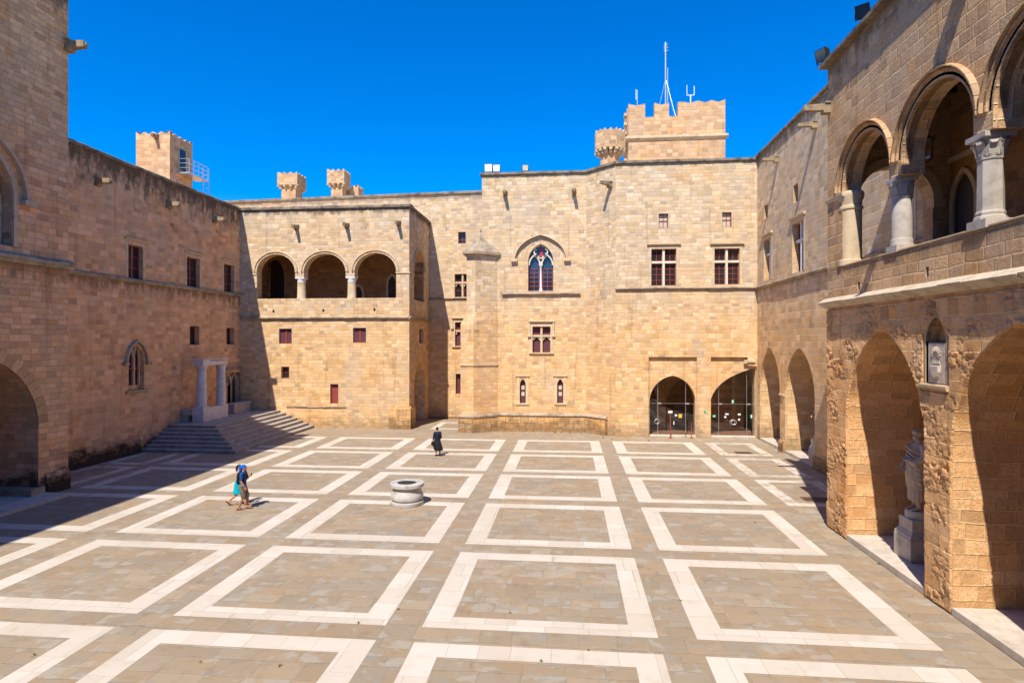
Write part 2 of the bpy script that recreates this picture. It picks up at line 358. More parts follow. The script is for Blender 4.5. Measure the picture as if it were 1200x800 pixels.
def round_arch(uc, r, zs, n=20, rise=None):
    k = (rise or r) / r
    return [(uc - r * math.cos(math.pi * i / n), zs + k * r * math.sin(math.pi * i / n)) for i in range(n + 1)]
def pointed_arch(u0, u1, zs, za, n=10):
    a = (u1 - u0) / 2; h = za - zs
    if h < a * 1.02:                           # a flat pointed arch: each side rises steeply and leans in to a shallow point
        uc = (u0 + u1) / 2; c = (u0 + .10 * a, zs + h * .74); L = []
        for i in range(n + 1): f = i / n; L.append(tuple((1 - f) ** 2 * p + 2 * f * (1 - f) * q + f * f * r for p, q, r in zip((u0, zs), c, (uc, za))))
        return L + [(2 * uc - u, z) for u, z in L[-2::-1]]
    R = (a * a + h * h) / (2 * a); uc = (u0 + u1) / 2
    th = math.asin(min(1, h / R)) if h <= R else math.pi - math.asin(h / R)
    if R < a: th = math.pi - math.asin(min(1, h / R))
    L = [(u0 + R - R * math.cos(th * i / n), zs + R * math.sin(th * i / n)) for i in range(n + 1)]
    return L + [(2 * uc - u, z) for u, z in L[-2::-1]]

class Facade:
    """an upright wall face from P0 to P1 (plan); depth is measured into the wall"""
    def __init__(s, P0, P1, inside):
        s.p = Vector((*P0, 0)); e = Vector((*P1, 0)) - s.p; s.L = e.length; s.d = e.normalized()
        n = Vector((-s.d.y, s.d.x, 0)); s.n = n if n.dot(Vector((*inside, 0)) - s.p) > 0 else -n
        s.open = []; s.notch = []
    def w(s, u, z, dep=0.): return s.p + s.d * u + s.n * dep + Vector((0, 0, z))
    def px(s, x, y, dep=0.):
        d = ray(x, y); q = s.p + s.n * dep - Vector((0, 0, EYE)); t = (q.x * s.n.x + q.y * s.n.y) / (d.x * s.n.x + d.y * s.n.y)
        P = Vector((0, 0, EYE)) + d * t; return (P - s.p).dot(s.d), P.z
    def rect(s, x0, y0, x1, y1):
        a = s.px(x0, y0); b = s.px(x1, y1); c = s.px(x1, y0); e = s.px(x0, y1)
        u = sorted((a[0], b[0])); z1 = (a[1] + c[1]) / 2; z0 = (b[1] + e[1]) / 2
        return u[0], z0, u[1], z1
    def hole(s, poly, depth=.4, closed=False): s.open.append((poly, depth, closed))
    def notch_at(s, poly, depth=.6, closed=False): s.notch.append((poly, depth, closed))
    def box(s, mb, u0, u1, z0, z1, d0, d1):
        mb.hexa([s.w(u0, z0, d0), s.w(u1, z0, d0), s.w(u1, z0, d1), s.w(u0, z0, d1), s.w(u0, z1, d0), s.w(u1, z1, d0), s.w(u1, z1, d1), s.w(u0, z1, d1)])
    def poly(s, mb, pts, dep, uv=True):
        tri = geometry.tessellate_polygon([[Vector((u, z, 0)) for u, z in pts]])
        for t in tri: mb.face([s.w(*pts[i], dep) for i in t], [pts[i] for i in t])
    def panel(s, mb, z0, z1, u0=0., u1=None):
        u1 = s.L if u1 is None else u1
        out = [(u0, z0)]
        for poly, dep, cl in sorted(s.notch, key=lambda q: q[0][0][0]): out += poly
        out += [(u1, z0), (u1, z1), (u0, z1)]
        loops = [out] + [p for p, _, _ in s.open]
        flat = [q for l in loops for q in l]
        tri = geometry.tessellate_polygon([[Vector((u, z, 0)) for u, z in l] for l in loops])
        for t in tri: mb.face([s.w(*flat[i]) for i in t], [flat[i] for i in t])
        for poly, dep, cl in s.open + s.notch:
            isn = (poly, dep, cl) in s.notch; n = len(poly); arc = 0.
            for i in range(n - 1 if isn else n):
                a, b = poly[i], poly[(i + 1) % n]; l = math.hypot(b[0] - a[0], b[1] - a[1])
                mb.face([s.w(*a), s.w(*b), s.w(*b, dep), s.w(*a, dep)], [(0, arc), (0, arc + l), (dep, arc + l), (dep, arc)]); arc += l
            if cl: s.poly(mb, poly, dep)
    def strip(s, mb, u0, u1, prof):
        """a moulding along the wall: prof = [(projection, z), ...] closed polygon"""
        a = [s.w(u0, z, -p) for p, z in prof]; b = [s.w(u1, z, -p) for p, z in prof]; n = len(prof)
        for i in range(n): mb.face([a[i], a[(i + 1) % n], b[(i + 1) % n], b[i]])
        mb.face(a[::-1]); mb.face(b)
    def laid(s, mb, u0, u1, prof, seg=.85, jit=.016):
        a = u0
        while a < u1 - 1e-3:
            b = min(a + seg * random.uniform(.7, 1.3), u1)
            if u1 - b < seg * .35: b = u1
            j = random.uniform(-jit, jit); k = random.uniform(-jit, jit); zm = min(z for _, z in prof)
            s.strip(mb, a + (.004 if a > u0 else 0), b - (.004 if b < u1 else 0), [(p + k * (p > .03), z + j * (z > zm + .02)) for p, z in prof]); a = b
    def ring(s, mb, pts, w, proud, into=.05, chamfer=0.):
        """a moulding that follows an arch, standing proud of the wall"""
        n = len(pts); nor = []
        for i in range(n):
            a = pts[max(i - 1, 0)]; b = pts[min(i + 1, n - 1)]; l = math.hypot(b[0] - a[0], b[1] - a[1]) or 1
            nor.append((-(b[1] - a[1]) / l, (b[0] - a[0]) / l))
        sg = 1
        mid = n // 2
        cu = sum(p[0] for p in pts) / n; cz = min(p[1] for p in pts)
        if nor[mid][0] * (pts[mid][0] - cu) + nor[mid][1] * (pts[mid][1] - cz) < 0: sg = -1
        o = [(p[0] + sg * q[0] * w, p[1] + sg * q[1] * w) for p, q in zip(pts, nor)]
        oc = [(p[0] + sg * q[0] * (w - chamfer), p[1] + sg * q[1] * (w - chamfer)) for p, q in zip(pts, nor)]
        arc = 0.
        for i in range(n - 1):
            l = math.hypot(pts[i + 1][0] - pts[i][0], pts[i + 1][1] - pts[i][1])
            U = lambda k: [(arc, k), (arc + l, k), (arc + l, k + w), (arc, k + w)]
            mb.face([s.w(*pts[i], -proud), s.w(*pts[i + 1], -proud), s.w(*oc[i + 1], -proud), s.w(*oc[i], -proud)], U(0))
            mb.face([s.w(*oc[i], -proud), s.w(*oc[i + 1], -proud), s.w(*o[i + 1], into), s.w(*o[i], into)], U(w))
            mb.face([s.w(*pts[i], -proud), s.w(*pts[i], into), s.w(*pts[i + 1], into), s.w(*pts[i + 1], -proud)], U(2 * w))
            arc += l
        for i in (0, n - 1): mb.face([s.w(*pts[i], -proud), s.w(*oc[i], -proud), s.w(*o[i], into), s.w(*pts[i], into)])

# ------------------------------------------------------------------ repeated building features
def ledge(F, root, u0, u1, z, h=.22, p=.2, mat='trim_dark', name='string_course'):
    mb = MB(); F.laid(mb, u0, u1, [(-.02, z), (p * .55, z), (p * .6, z + h * .35), (p, z + h * .45), (p, z + h * .8), (-.02, z + h * 1.25)])
    return part(mb, name, M[mat], root)
def coping(F, root, u0, u1, z, h=.2, p=.14, deep=.7):
    mb = MB(); F.laid(mb, u0, u1, [(-deep, z), (p, z), (p, z + h * .7), (p - .05, z + h), (-deep, z + h)])
    return part(mb, 'coping', M['cap'], root)
def hood(F, par, u0, u1, z, drop=.0, p=.16, h=.14, mat='trim'):
    mb = MB(); F.strip(mb, u0, u1, [(-.01, z), (p * .5, z), (p, z + h * .45), (p, z + h * .8), (-.01, z + h)])
    if drop:
        for a in (u0, u1 - .12):
            F.box(mb, a, a + .12, z - drop, z, -p * .6, .01)
            F.box(mb, a - .06, a + .18, z - drop - .16, z - drop, -p * .95, .01)
    return part(mb, 'hood_mould', M[mat], par)
def sill(F, par, u0, u1, z, h=.14, p=.14, mat='trim'):
    mb = MB(); F.strip(mb, u0, u1, [(-.01, z - h), (p * .6, z - h), (p, z - h * .5), (p, z - .02), (-.01, z)])
    return part(mb, 'sill', M[mat], par)
def window(F, root, px, style='bars', dep=.32, rows=2, cols=1, hood_drop=0., surround=.14, paint='red', glass='pane', trim='trim', do_hood=False, do_sill=False, stone=None):
    u0, z0, u1, z1 = F.rect(*px)
    F.hole([(u0, z0), (u1, z0), (u1, z1), (u0, z1)], dep + .12)
    uc, zc = (u0 + u1) / 2, (z0 + z1) / 2
    fr = MB(); t = .055
    cells = []
    if style == 'cross':
        zt = z0 + (z1 - z0) * .64; m = .075
        cells = [(u0, uc - m, z0, zt - m), (uc + m, u1, z0, zt - m), (u0, uc - m, zt + m, z1), (uc + m, u1, zt + m, z1)]
    elif style == 'pair': cells = [(u0, uc, z0, z1), (uc, u1, z0, z1)]
    else: cells = [(u0, u1, z0, z1)]
    for (a, b, c, d) in cells:
        F.box(fr, a, a + t, c, d, dep - .06, dep + .02); F.box(fr, b - t, b, c, d, dep - .06, dep + .02)
        F.box(fr, a + t, b - t, c, c + t, dep - .06, dep + .02); F.box(fr, a + t, b - t, d - t, d, dep - .06, dep + .02)
        if style != 'shutter':
            nr = rows if (style != 'cross' or d - c > .45 * (z1 - z0)) else max(1, rows // 2)
            for k in range(1, nr): zz = c + (d - c) * k / nr; F.box(fr, a + t, b - t, zz - .02, zz + .02, dep - .045, dep + .01)
            for k in range(1, cols): uu = a + (b - a) * k / cols; F.box(fr, uu - .02, uu + .02, c + t, d - t, dep - .05, dep + .012)
    if style == 'shutter': F.box(fr, uc - .06, uc + .06, z0 + t, z1 - t, dep - .075, dep + .02)
    wn = part(fr, 'window', M[paint], root)
    if style == 'shutter':
        for a, b in ((u0 + t, uc - .06), (uc + .06, u1 - t)):
            mb = MB(); F.box(mb, a, b, z0 + t, z1 - t, dep - .03, dep + .02); part(mb, 'shutter', M['shutter'], wn)
    else:
        mb = MB(); F.box(mb, u0 + .005, u1 - .005, z0 + .005, z1 - .005, dep, dep + .03); part(mb, 'pane', M[glass], wn)
    if style == 'cross':
        mb = MB(); m = .075; zt = z0 + (z1 - z0) * .64
        F.box(mb, uc - m, uc + m, z0, z1, dep - .24, dep + .04)
        F.box(mb, u0, uc - m, zt - m, zt + m, dep - .22, dep + .04); F.box(mb, uc + m, u1, zt - m, zt + m, dep - .22, dep + .04)
        if hood_drop:                          # little pointed heads in the lower lights
            for a, b in ((u0, uc - m), (uc + m, u1)):
                c = (a + b) / 2; zz = zt - m
                for q0, q1, q2 in ((a, a, c), (b, b, c)):
                    P = [(q0, zz), (q0, zz - .32), (q0 + (c - q0) * .45, zz - .16), (c, zz)]
                    if q0 > c: P = P[::-1]
                    lo = [F.w(u, z, dep - .14) for u, z in P]; hi = [F.w(u, z, dep - .04) for u, z in P]
                    mb.face(lo); mb.face(hi[::-1])
                    for i in range(4): mb.face([lo[i], lo[(i + 1) % 4], hi[(i + 1) % 4], hi[i]])
        part(mb, 'stone_cross', M[stone or trim], wn)
    if surround:
        mb = MB(); s = surround
        F.box(mb, u0 - s, u0 - .002, z0, z1 + s, -.015, .05); F.box(mb, u1 + .002, u1 + s, z0, z1 + s, -.015, .05); F.box(mb, u0 - .002, u1 + .002, z1 + .002, z1 + s, -.015, .05)
        part(mb, 'surround', M[trim], wn)
    if do_hood: hood(F, wn, u0 - .3, u1 + .3, z1 + surround + .08, hood_drop, mat=trim)
    if do_sill: sill(F, wn, u0 - .25, u1 + .25, z0 - .002, mat=trim)
    return wn
def spout(F, root, px, L=.85, r=.12, slope=.0):
    u, z = F.px(*px); mb = MB()
    # corbelled stone gutter: hollow channel on a small bracket
    a = F.w(u, z, .05); b = F.w(u, z - slope, -L)
    for s in (-1, 1): mb.hexa([F.w(u + s * r * .6 - .04, z - r, .05), F.w(u + s * r * .6 + .04, z - r, .05), F.w(u + s * r * .5 + .04, z - r * .9 - slope, -L), F.w(u + s * r * .5 - .04, z - r * .9 - slope, -L),
                                 F.w(u + s * r * .6 - .04, z + r, .05), F.w(u + s * r * .6 + .04, z + r, .05), F.w(u + s * r * .5 + .04, z + r * .7 - slope, -L), F.w(u + s * r * .5 - .04, z + r * .7 - slope, -L)])
    mb.hexa([F.w(u - r, z - r * 1.1, .05), F.w(u + r, z - r * 1.1, .05), F.w(u + r * .8, z - r - slope, -L * .97), F.w(u - r * .8, z - r - slope, -L * .97),
             F.w(u - r, z - r * .2, .05), F.w(u + r, z - r * .2, .05), F.w(u + r * .8, z - r * .3 - slope, -L * .97), F.w(u - r * .8, z - r * .3 - slope, -L * .97)])
    F.box(mb, u - r * 1.15, u + r * 1.15, z - r * 1.9, z - r * 1.12, -L * .28, .05)
    F.box(mb, u - r * 1.3, u + r * 1.3, z + r * .98, z + r * 1.5, -L * .22, .05)
    return part(mb, 'waterspout', M['spout'], root, bevel=.012)
def closing(root, quads, mat, name='roof'):
    mb = MB()
    for q in quads: mb.face(q)
    return part(mb, name, M[mat], root)

# ================================================================== GROUND
mb = MB(); mb.face([(-600, -600, 0), (600, -600, 0), (600, 600, 0), (-600, 600, 0)])
structure(mb.build('courtyard_paving', M['paving']))
COLS = {0: (-3.43, 2.01), 1: (2.88, 8.08), 2: (8.91, 11.92), -1: (-9.66, -4.31), -2: (-15.9, -10.6), -3: (-22.32, -16.97), -4: (-25.6, -23.05)}
ROWS = {0: (7.9, 13.06), 1: (13.77, 18.8), 2: (19.55, 24.55), 3: (25.32, 29.96), 4: (30.64, 35.38), 5: (36.2, 40.6)}
mb = MB()
def band_frame(x0, x1, y0, y1, bx=.63, by=.58, z=.004, left=True):
    e = lambda a: a + random.uniform(-.012, .012)
    X0, X1, Y0, Y1 = e(x0), e(x1), e(y0), e(y1); a, b, c, d = e(x0 + bx), e(x1 - bx), e(y0 + by), e(y1 - by)
    mb.face([(X0, Y0, z), (X1, Y0, z), (b, c, z), (a, c, z)]); mb.face([(X1, Y0, z), (X1, Y1, z), (b, d, z), (b, c, z)])
    mb.face([(X1, Y1, z), (X0, Y1, z), (a, d, z), (b, d, z)])
    if left: mb.face([(X0, Y1, z), (X0, Y0, z), (a, c, z), (a, d, z)])
for c, (x0, x1) in COLS.items():
    for r, (y0, y1) in ROWS.items():
        if c == 2 and r < 3: continue
        if c == -4 and (r < 3 or r > 4): continue
        if c <= -3 and r == 5: x1 = -16.9
        if c == 2: band_frame(x0, x1, y0, y1, .55, .5)
        elif c == -4: band_frame(x0, x1, y0 if r == 3 else y0 - .2, y1, .5, .5)
        else: band_frame(x0, x1, y0, y1)
band_frame(-10.6, -7.0, 44.9, 48.9, .5, .5)
structure(mb.build('marble_bands', M['band']))

# ================================================================== GATE TOWER (left edge)
TX = -22.8
t = thing('gate_tower', 'tall shaded stone tower at the left edge, with a wide round archway', 'tower', (TX - 4, 12, 0))
FT = Facade((TX, 25.25), (TX, -3), (-30, 10))
def fy(F, y): return F.p.y - y if F.d.y < 0 else y - F.p.y
uc = 25.25 - 20.53
arch = [(uc - 3.18, 0)] + round_arch(uc, 3.18, 3.0, 28) + [(uc + 3.18, 0)]
FT.notch_at(arch, 2.0, False)
uw = 25.25 - 20.5
FT.hole([(uw - 2.0, 10.62), (uw + 2.0, 10.62)] + round_arch(uw, 2.0, 12.6, 24)[::-1], .7, False)
mb = MB(); FT.panel(mb, 0, 22.4)
FTn = Facade((TX, 25.25), (TX - 14, 25.25), (-30, 10)); FTn.panel(mb, 0, 22.4)
mb.face([(TX, 25.25, 22.4), (TX - 14, 25.25, 22.4), (TX - 14, -3, 22.4), (TX, -3, 22.4)]); mb.face([(TX, -3, 0), (TX - 14, -3, 0), (TX - 14, -3, 22.4), (TX, -3, 22.4)])
mb.face([(TX - 14, -3, 0), (TX - 14, 25.25, 0), (TX - 14, 25.25, 22.4), (TX - 14, -3, 22.4)])
wall = part(mb, 'wall', M['tower'], t)
# inner arch and the gate passage
FTi = Facade((TX - 2.0, 25.25), (TX - 2.0, -3), (-30, 10))
a2 = [(uc - 2.55, 0.0)] + pointed_arch(uc - 2.55, uc + 2.55, 2.6, 5.3, 10) + [(uc + 2.55, 0.0)]
mb = MB(); FTi.notch_at(a2, .8, False); FTi.panel(mb, 0, 6.3, uc - 3.3, uc + 3.3)
for s in (-1, 1):
    x0 = uc + s * 2.551
    mb.face([FTi.w(x0, 0, .8), FTi.w(x0, 5.4, .8), FTi.w(x0, 5.4, 6), FTi.w(x0, 0, 6)])
mb.face([FTi.w(uc - 2.6, 0, 6), FTi.w(uc + 2.6, 0, 6), FTi.w(uc + 2.6, 5.4, 6), FTi.w(uc - 2.6, 5.4, 6)]); mb.face([FTi.w(uc - 2.6, 5.4, .8), FTi.w(uc + 2.6, 5.4, .8), FTi.w(uc + 2.6, 5.4, 6), FTi.w(uc - 2.6, 5.4, 6)])
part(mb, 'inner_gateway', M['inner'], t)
mb = MB(); FT.ring(mb, arch[1:-1], .5, .015, chamfer=.015); part(mb, 'arch_ring', M['voussoir_old'], t)
for s in (-1, 1):
    mb = MB(); FT.box(mb, uc + s * 3.18 - (.45 if s > 0 else .25), uc + s * 3.18 + (.25 if s > 0 else .45), 0, .42, -.1, 1.95)
    part(mb, 'jamb_base', M['trim_dark'], t, bevel=.02)
mb = MB(); FTp = FT
FT.strip(mb, .0, uc - 3.5, [(-.02, 0), (.12, 0), (.12, .75), (.04, .9), (-.02, .95)]); part(mb, 'plinth', M['plinth_dark'], t)
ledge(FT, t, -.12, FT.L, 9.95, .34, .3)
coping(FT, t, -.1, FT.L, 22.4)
spout(FT, t, (79, 53), .9, .17)
win = MB(); nW = round_arch(uw, 2.0, 12.6, 24)
FT.ring(win, [(uw - 2.02, 10.6)] + [(u, z) for u, z in round_arch(uw, 2.02, 12.6, 24)] + [(uw + 2.02, 10.6)], .3, .05, chamfer=.1)
FT.ring(win, round_arch(uw, 2.5, 12.6, 24), .26, .2, chamfer=.16)
for s in (-1, 1): FT.box(win, uw + s * 2.65 - .3, uw + s * 2.65 + .3, 12.38, 12.6, -.26, .02)
wn = part(win, 'window', M['tower_trim'], t)
mb = MB()
for k in (-1, 0, 1):
    c = uw + k * 1.3; pts = [(c - .52, 10.62)] + pointed_arch(c - .52, c + .52, 12.4, 13.4, 6) + [(c + .52, 10.62)]
    FT.ring(mb, pts, .13, -.42, .62)
part(mb, 'tracery', M['tower_trim'], wn)
mb = MB(); FT.poly(mb, [(uw - 2.0, 10.62), (uw + 2.0, 10.62)] + nW[::-1], .62); part(mb, 'pane', M['pane'], wn)
# paved step in front of the gate
mb = MB(); mb.box((TX - 9, 16.9, 0.001), (TX + 1.2, 24.05, .12)); o = part(mb, 'threshold_step', M['step'], None); structure(o)

# ================================================================== WEST RANGE (left wall)
WX = -25.8
t = thing('west_range', 'long shaded stone range on the left with three upper windows and an arched twin window', 'building', (WX - 5, 38, 0))
FW = Facade((WX, 25.25), (WX, 51.5), (-40, 38))
for px in ((150, 287.5, 167.5, 327), (219, 302, 234, 337.5), (262.5, 310, 274.5, 343)):
    window(FW, t, px, 'pair', rows=3, do_hood=True, surround=.16)
for px in ((222.5, 382, 233.5, 404), (265.5, 384, 274.5, 403.5)): window(FW, t, px, 'bars', rows=1, surround=.0, dep=.4)
window(FW, t, (287, 385, 289.5, 398), 'bars', rows=1, surround=0)
u0, _ = FW.px(150, 430); u1, _ = FW.px(169, 430); _, zb = FW.px(160, 457); _, za = FW.px(160, 404.5); _, zs = FW.px(160, 424)
outer = pointed_arch(u0, u1, zs, za, 10)
FW.hole([(u0, zb), (u1, zb)] + outer[::-1], .28, True)
uD0, _ = FW.px(266.5, 450); uD1, _ = FW.px(282.5, 450); _, zD = FW.px(274, 436.5)
dz0 = 1.33
FW.hole([(uD0, dz0), (uD1, dz0), (uD1, zD), (uD0, zD)], .45, True)
mb = MB(); FW.panel(mb, 0, 17.0)
for q in ([(WX, 25.25, 17.), (WX - 12, 25.25, 17.), (WX - 12, 60, 17.), (WX, 60, 17.)], [(WX - 12, 25.25, 0), (WX - 12, 60, 0), (WX - 12, 60, 17.), (WX - 12, 25.25, 17.)]): mb.face(q)
part(mb, 'wall', M['west'], t)
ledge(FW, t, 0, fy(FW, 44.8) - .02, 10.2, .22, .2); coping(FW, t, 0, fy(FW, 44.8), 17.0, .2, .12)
mb = MB(); FW.strip(mb, 0, 8.4, [(-.02, 0), (.14, 0), (.14, .8), (.03, 1.0), (-.02, 1.02)]); part(mb, 'plinth', M['plinth_dark'], t)
for px in ((113, 212), (196, 239), (250, 256.5), (289, 267)): spout(FW, t, px, .85, .15)
mb = MB(); FW.ring(mb, pointed_arch(u0 - .12, u1 + .12, zs, za + .18, 10), .22, .16, chamfer=.1)
for s, a in ((0, u0 - .45), (1, u1 + .1)): FW.box(mb, a, a + .35, zs - .18, zs, -.2, .02)
wn = part(mb, 'window', M['trim_dark'], t)
um = (u0 + u1) / 2
mb = MB()
for a, b in ((u0 + .25, um - .08), (um + .08, u1 - .25)):
    pts = [(a, zb + .3)] + pointed_arch(a, b, zs + .1, zs + .95, 8) + [(b, zb + .3)]
    FW.poly(mb, pts, .272); 
part(mb, 'pane', M['pane'], wn)
mb = MB()
for a, b in ((u0 + .25, um - .08), (um + .08, u1 - .25)):
    FW.ring(mb, [(a, zb + .3)] + pointed_arch(a, b, zs + .1, zs + .95, 8) + [(b, zb + .3)], .1, -.16, .28)
FW.box(mb, um - .06, um + .06, zb + .3, zs + .3, .12, .28)
part(mb, 'tracery', M['tower_trim'], wn)
mb = MB()
for a, b in ((u0 + .25, um - .08), (um + .08, u1 - .25)):
    FW.box(mb, a + .02, b - .02, zb + .32 + .95, zb + .4 + .95, .2, .26); FW.box(mb, (a + b) / 2 + .1, (a + b) / 2 + .16, zb + .32, zs + .3, .2, .26)
part(mb, 'glazing_bar', M['red'], wn)
sill(FW, wn, u0 - .2, u1 + .2, zb + .02, .22, .12, 'trim_dark')
# twin-arched door behind the portal
um = (uD0 + uD1) / 2; mb = MB()
for a, b in ((uD0 + .12, um - .1), (um + .1, uD1 - .12)):
    FW.ring(mb, [(a, dz0)] + pointed_arch(a, b, zD - .85, zD - .15, 8) + [(b, dz0)], .12, -.25, .45)
FW.box(mb, um - .1, um + .1, dz0, zD - .3, .28, .44)
dr = part(mb, 'doorway', M['trim'], t)
mb = MB()
for a, b in ((uD0 + .12, um - .1), (um + .1, uD1 - .12)): FW.poly(mb, [(a, dz0)] + pointed_arch(a, b, zD - .85, zD - .15, 8) + [(b, dz0)], .44)
part(mb, 'door', M['wood'], dr)
hood(FW, dr, uD0 - .35, uD1 + .35, zD + .25, 1.0, .2, .18, 'trim_dark')

# ================================================================== STAIRS, PORTAL, LOOSE BLOCKS
PZ = 1.33
t = thing('stone_stairs', 'broad flight of seven grey stone steps in the left corner, turning round to a landing', 'stairs', (-22.5, 40, 0))
for k in range(7):
    z0, z1 = .19 * k, .19 * (k + 1); f = k / 6
    x1 = -19.75 - 2.75 * f; y0 = 33.85 + 2.35 * f
    mb = MB(); mb.box((WX + .01, y0 + .035, z0 + (.001 if k == 0 else 0)), (x1 - .035, 44.78, z1 - .055)); mb.box((WX + .01, y0, z1 - .055), (x1, 44.78, z1)); part(mb, 'step', M['step_grey'], t, bevel=.014)
t = thing('column_portal', 'two old grey columns under a stone lintel at the head of the stairs', 'portal', (-24.6, 39.5, PZ))
M['portal'] = plain_stone('portal_marble', (.62, .57, .53), .25, 3, .3, rough=.7, stain=.15, dark=(.32, .28, .25))
def portal_col(y, zb, h, r):
    mb = MB(); mb.lathe([(r * 1.05, zb), (r * 1.05, zb + .05), (r, zb + .1), (r * .92, zb + h * .6), (r * .88, zb + h - .3), (r * .98, zb + h - .28), (r * .98, zb + h - .2), (r * 1.1, zb + h - .05), (r * 1.1, zb + h)], (-24.55, y, 0), 20)
    part(mb, 'column', M['portal'], t, smooth=True)
mb = MB(); mb.box((-24.95, 37.5, PZ), (-24.15, 38.2, PZ + 1.0)); part(mb, 'base_block', M['portal'], t, bevel=.03)
mb = MB(); mb.box((-24.95, 38.32, PZ), (-24.28, 40.6, PZ + .9)); part(mb, 'base_block', M['portal'], t, bevel=.03)
portal_col(37.9, PZ + 1.0, 2.75, .32); portal_col(40.15, PZ + .9, 2.85, .32)
mb = MB(); mb.box((-24.92, 37.5, PZ + 3.755), (-24.18, 38.3, PZ + 4.12)); mb.box((-24.88, 38.3, PZ + 3.76), (-24.22, 40.45, PZ + 4.06)); mb.box((-24.97, 37.45, PZ + 4.122), (-24.13, 40.5, PZ + 4.2)); part(mb, 'lintel', M['portal'], t, bevel=.02)
t = MB(); t.box((WX + .03, 37.55, PZ + .45), (-24.97, 38.2, PZ + .8)); t.box((WX + .03, 37.6, PZ), (-25.3, 38.1, PZ + .45))
tag(t.build('stone_slab', M['grey_marble'], bevel=.02), 'low grey slab bridging the gap between the portal base and the shaded wall', 'slab')
t = MB(); t.box((-25.35, 42.2, PZ + .001), (-24.75, 44.5, PZ + .62)); t.box((-25.4, 42.15, PZ + .62), (-24.7, 44.55, PZ + .75))
tag(t.build('stone_bench', M['grey_marble'], bevel=.025), 'long pale stone block on the stair landing in front of the twin arched door', 'block')

# ================================================================== LOGGIA WING (left, upper gallery of three arches)
BY, BX = 44.8, -12.2; NY = 51.5
t = thing('loggia_wing', 'sunlit square wing on the left with a gallery of three round arches above maroon shutters', 'building', (-19, 48, 0))
FB = Facade((WX, BY), (BX, BY), (-19, 60)); FBs = Facade((BX, BY), (BX, NY - .05), (-30, 48))
bu = lambda x: x - WX
zb = FB.px(381, 349.5)[1]; zs = 12.0
cols_x = [FB.px(351, 330)[0], FB.px(410.3, 330)[0]]
ju0, ju1 = FB.px(301, 330)[0], FB.px(464.3, 330)[0]
A1 = (ju0, cols_x[0] - .36); A2 = (cols_x[0] + .36, cols_x[1] - .36); A3 = (cols_x[1] + .36, ju1)
poly = [(ju0, zb)]
arcs = []
for a, b in (A1, A2, A3):
    c = (a + b) / 2; ar = round_arch(c, (b - a) / 2, zs + .1, 20, min((b - a) / 2, 1.42)); arcs.append(ar)
    poly += [(a, zs - .28)] + ar + [(b, zs - .28)] if a != ju0 else ar + [(b, zs - .28)]
poly += [(ju1, zb)]
FB.hole(poly, .75, False)
for px in ((327, 385, 342, 402.5), (413.7, 384, 429, 401.5)): window(FB, t, px, 'shutter', dep=.22, surround=.1)
window(FB, t, (329.5, 429.5, 338.8, 443.2), 'bars', rows=2, surround=.0)
window(FB, t, (387, 449.8, 396.5, 472.8), 'bars', rows=1, surround=.05, dep=.2, glass='red')
for px in ((319.3, 363, 321.6, 366.3), (377.8, 362.2, 380, 365.5), (437.7, 361, 440, 364.5)):
    u0, z0, u1, z1 = FB.rect(*px); FB.hole([(u0, z0), (u1, z0), (u1, z1), (u0, z1)], .5, True)
mb = MB(); FB.panel(mb, 0, 17.0)
sa0, sa1 = 46.25 - BY, 49.45 - BY
sarc = round_arch((sa0 + sa1) / 2, (sa1 - sa0) / 2, 12.5, 20, 1.55)
FBs.hole([(sa0, 10.0), (sa1, 10.0)] + sarc[::-1], .75, False)
for px in ((491.5, 385.3, 496.3, 401.8),): window(FBs, t, px, 'bars', rows=1, surround=.0)
da0, da1 = 46.2 - BY, 49.9 - BY
darc = [(da0, 0)] + pointed_arch(da0, da1, 2.6, 5.0, 10) + [(da1, 0)]
FBs.notch_at(darc, .9, True)
FBs.panel(mb, 0, 17.0)
mb.face([(WX, BY, 17.), (BX, BY, 17.), (BX, NY, 17.), (WX, NY, 17.)])
part(mb, 'wall', M['wing'], t)
FBi = Facade((WX, 49.2), (BX, 49.2), (-19, 60))
mb = MB()
u0, z0, u1, z1 = FBi.rect(309, 304, 333, 352); FBi.hole([(u0, 9.2), (u1, 9.2)] + round_arch((u0 + u1) / 2, (u1 - u0) / 2, 12.2, 14, z1 - 12.2)[::-1], .4)
dd = (u0, u1, z1)
FBi.panel(mb, 9.2, 15.2)
mb.face([(WX, BY + .75, 9.2), (BX, BY + .75, 9.2), (BX, 49.2, 9.2), (WX, 49.2, 9.2)]); cm = MB(); cm.box((WX + .03, BY + .76, 15.0), (BX - .01, 49.19, 15.19)); part(cm, 'timber_ceiling', M['wood'], t)
mb.face([(WX + .02, BY + .75, 9.2), (WX + .02, 49.2, 9.2), (WX + .02, 49.2, 15.2), (WX + .02, BY + .75, 15.2)])
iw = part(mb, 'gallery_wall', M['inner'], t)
mb = MB(); u0, u1, z1 = dd
FBi.poly(mb, [(u0, 9.2), (u1, 9.2)] + round_arch((u0 + u1) / 2, (u1 - u0) / 2, 12.2, 14, z1 - 12.2)[::-1], .38)
for k in range(5): FBi.box(mb, u0 + (u1 - u0) * (k + .5) / 5 - .02, u0 + (u1 - u0) * (k + .5) / 5 + .02, 9.2, z1 - .3, .33, .39)
part(mb, 'gallery_door', M['wood'], iw)
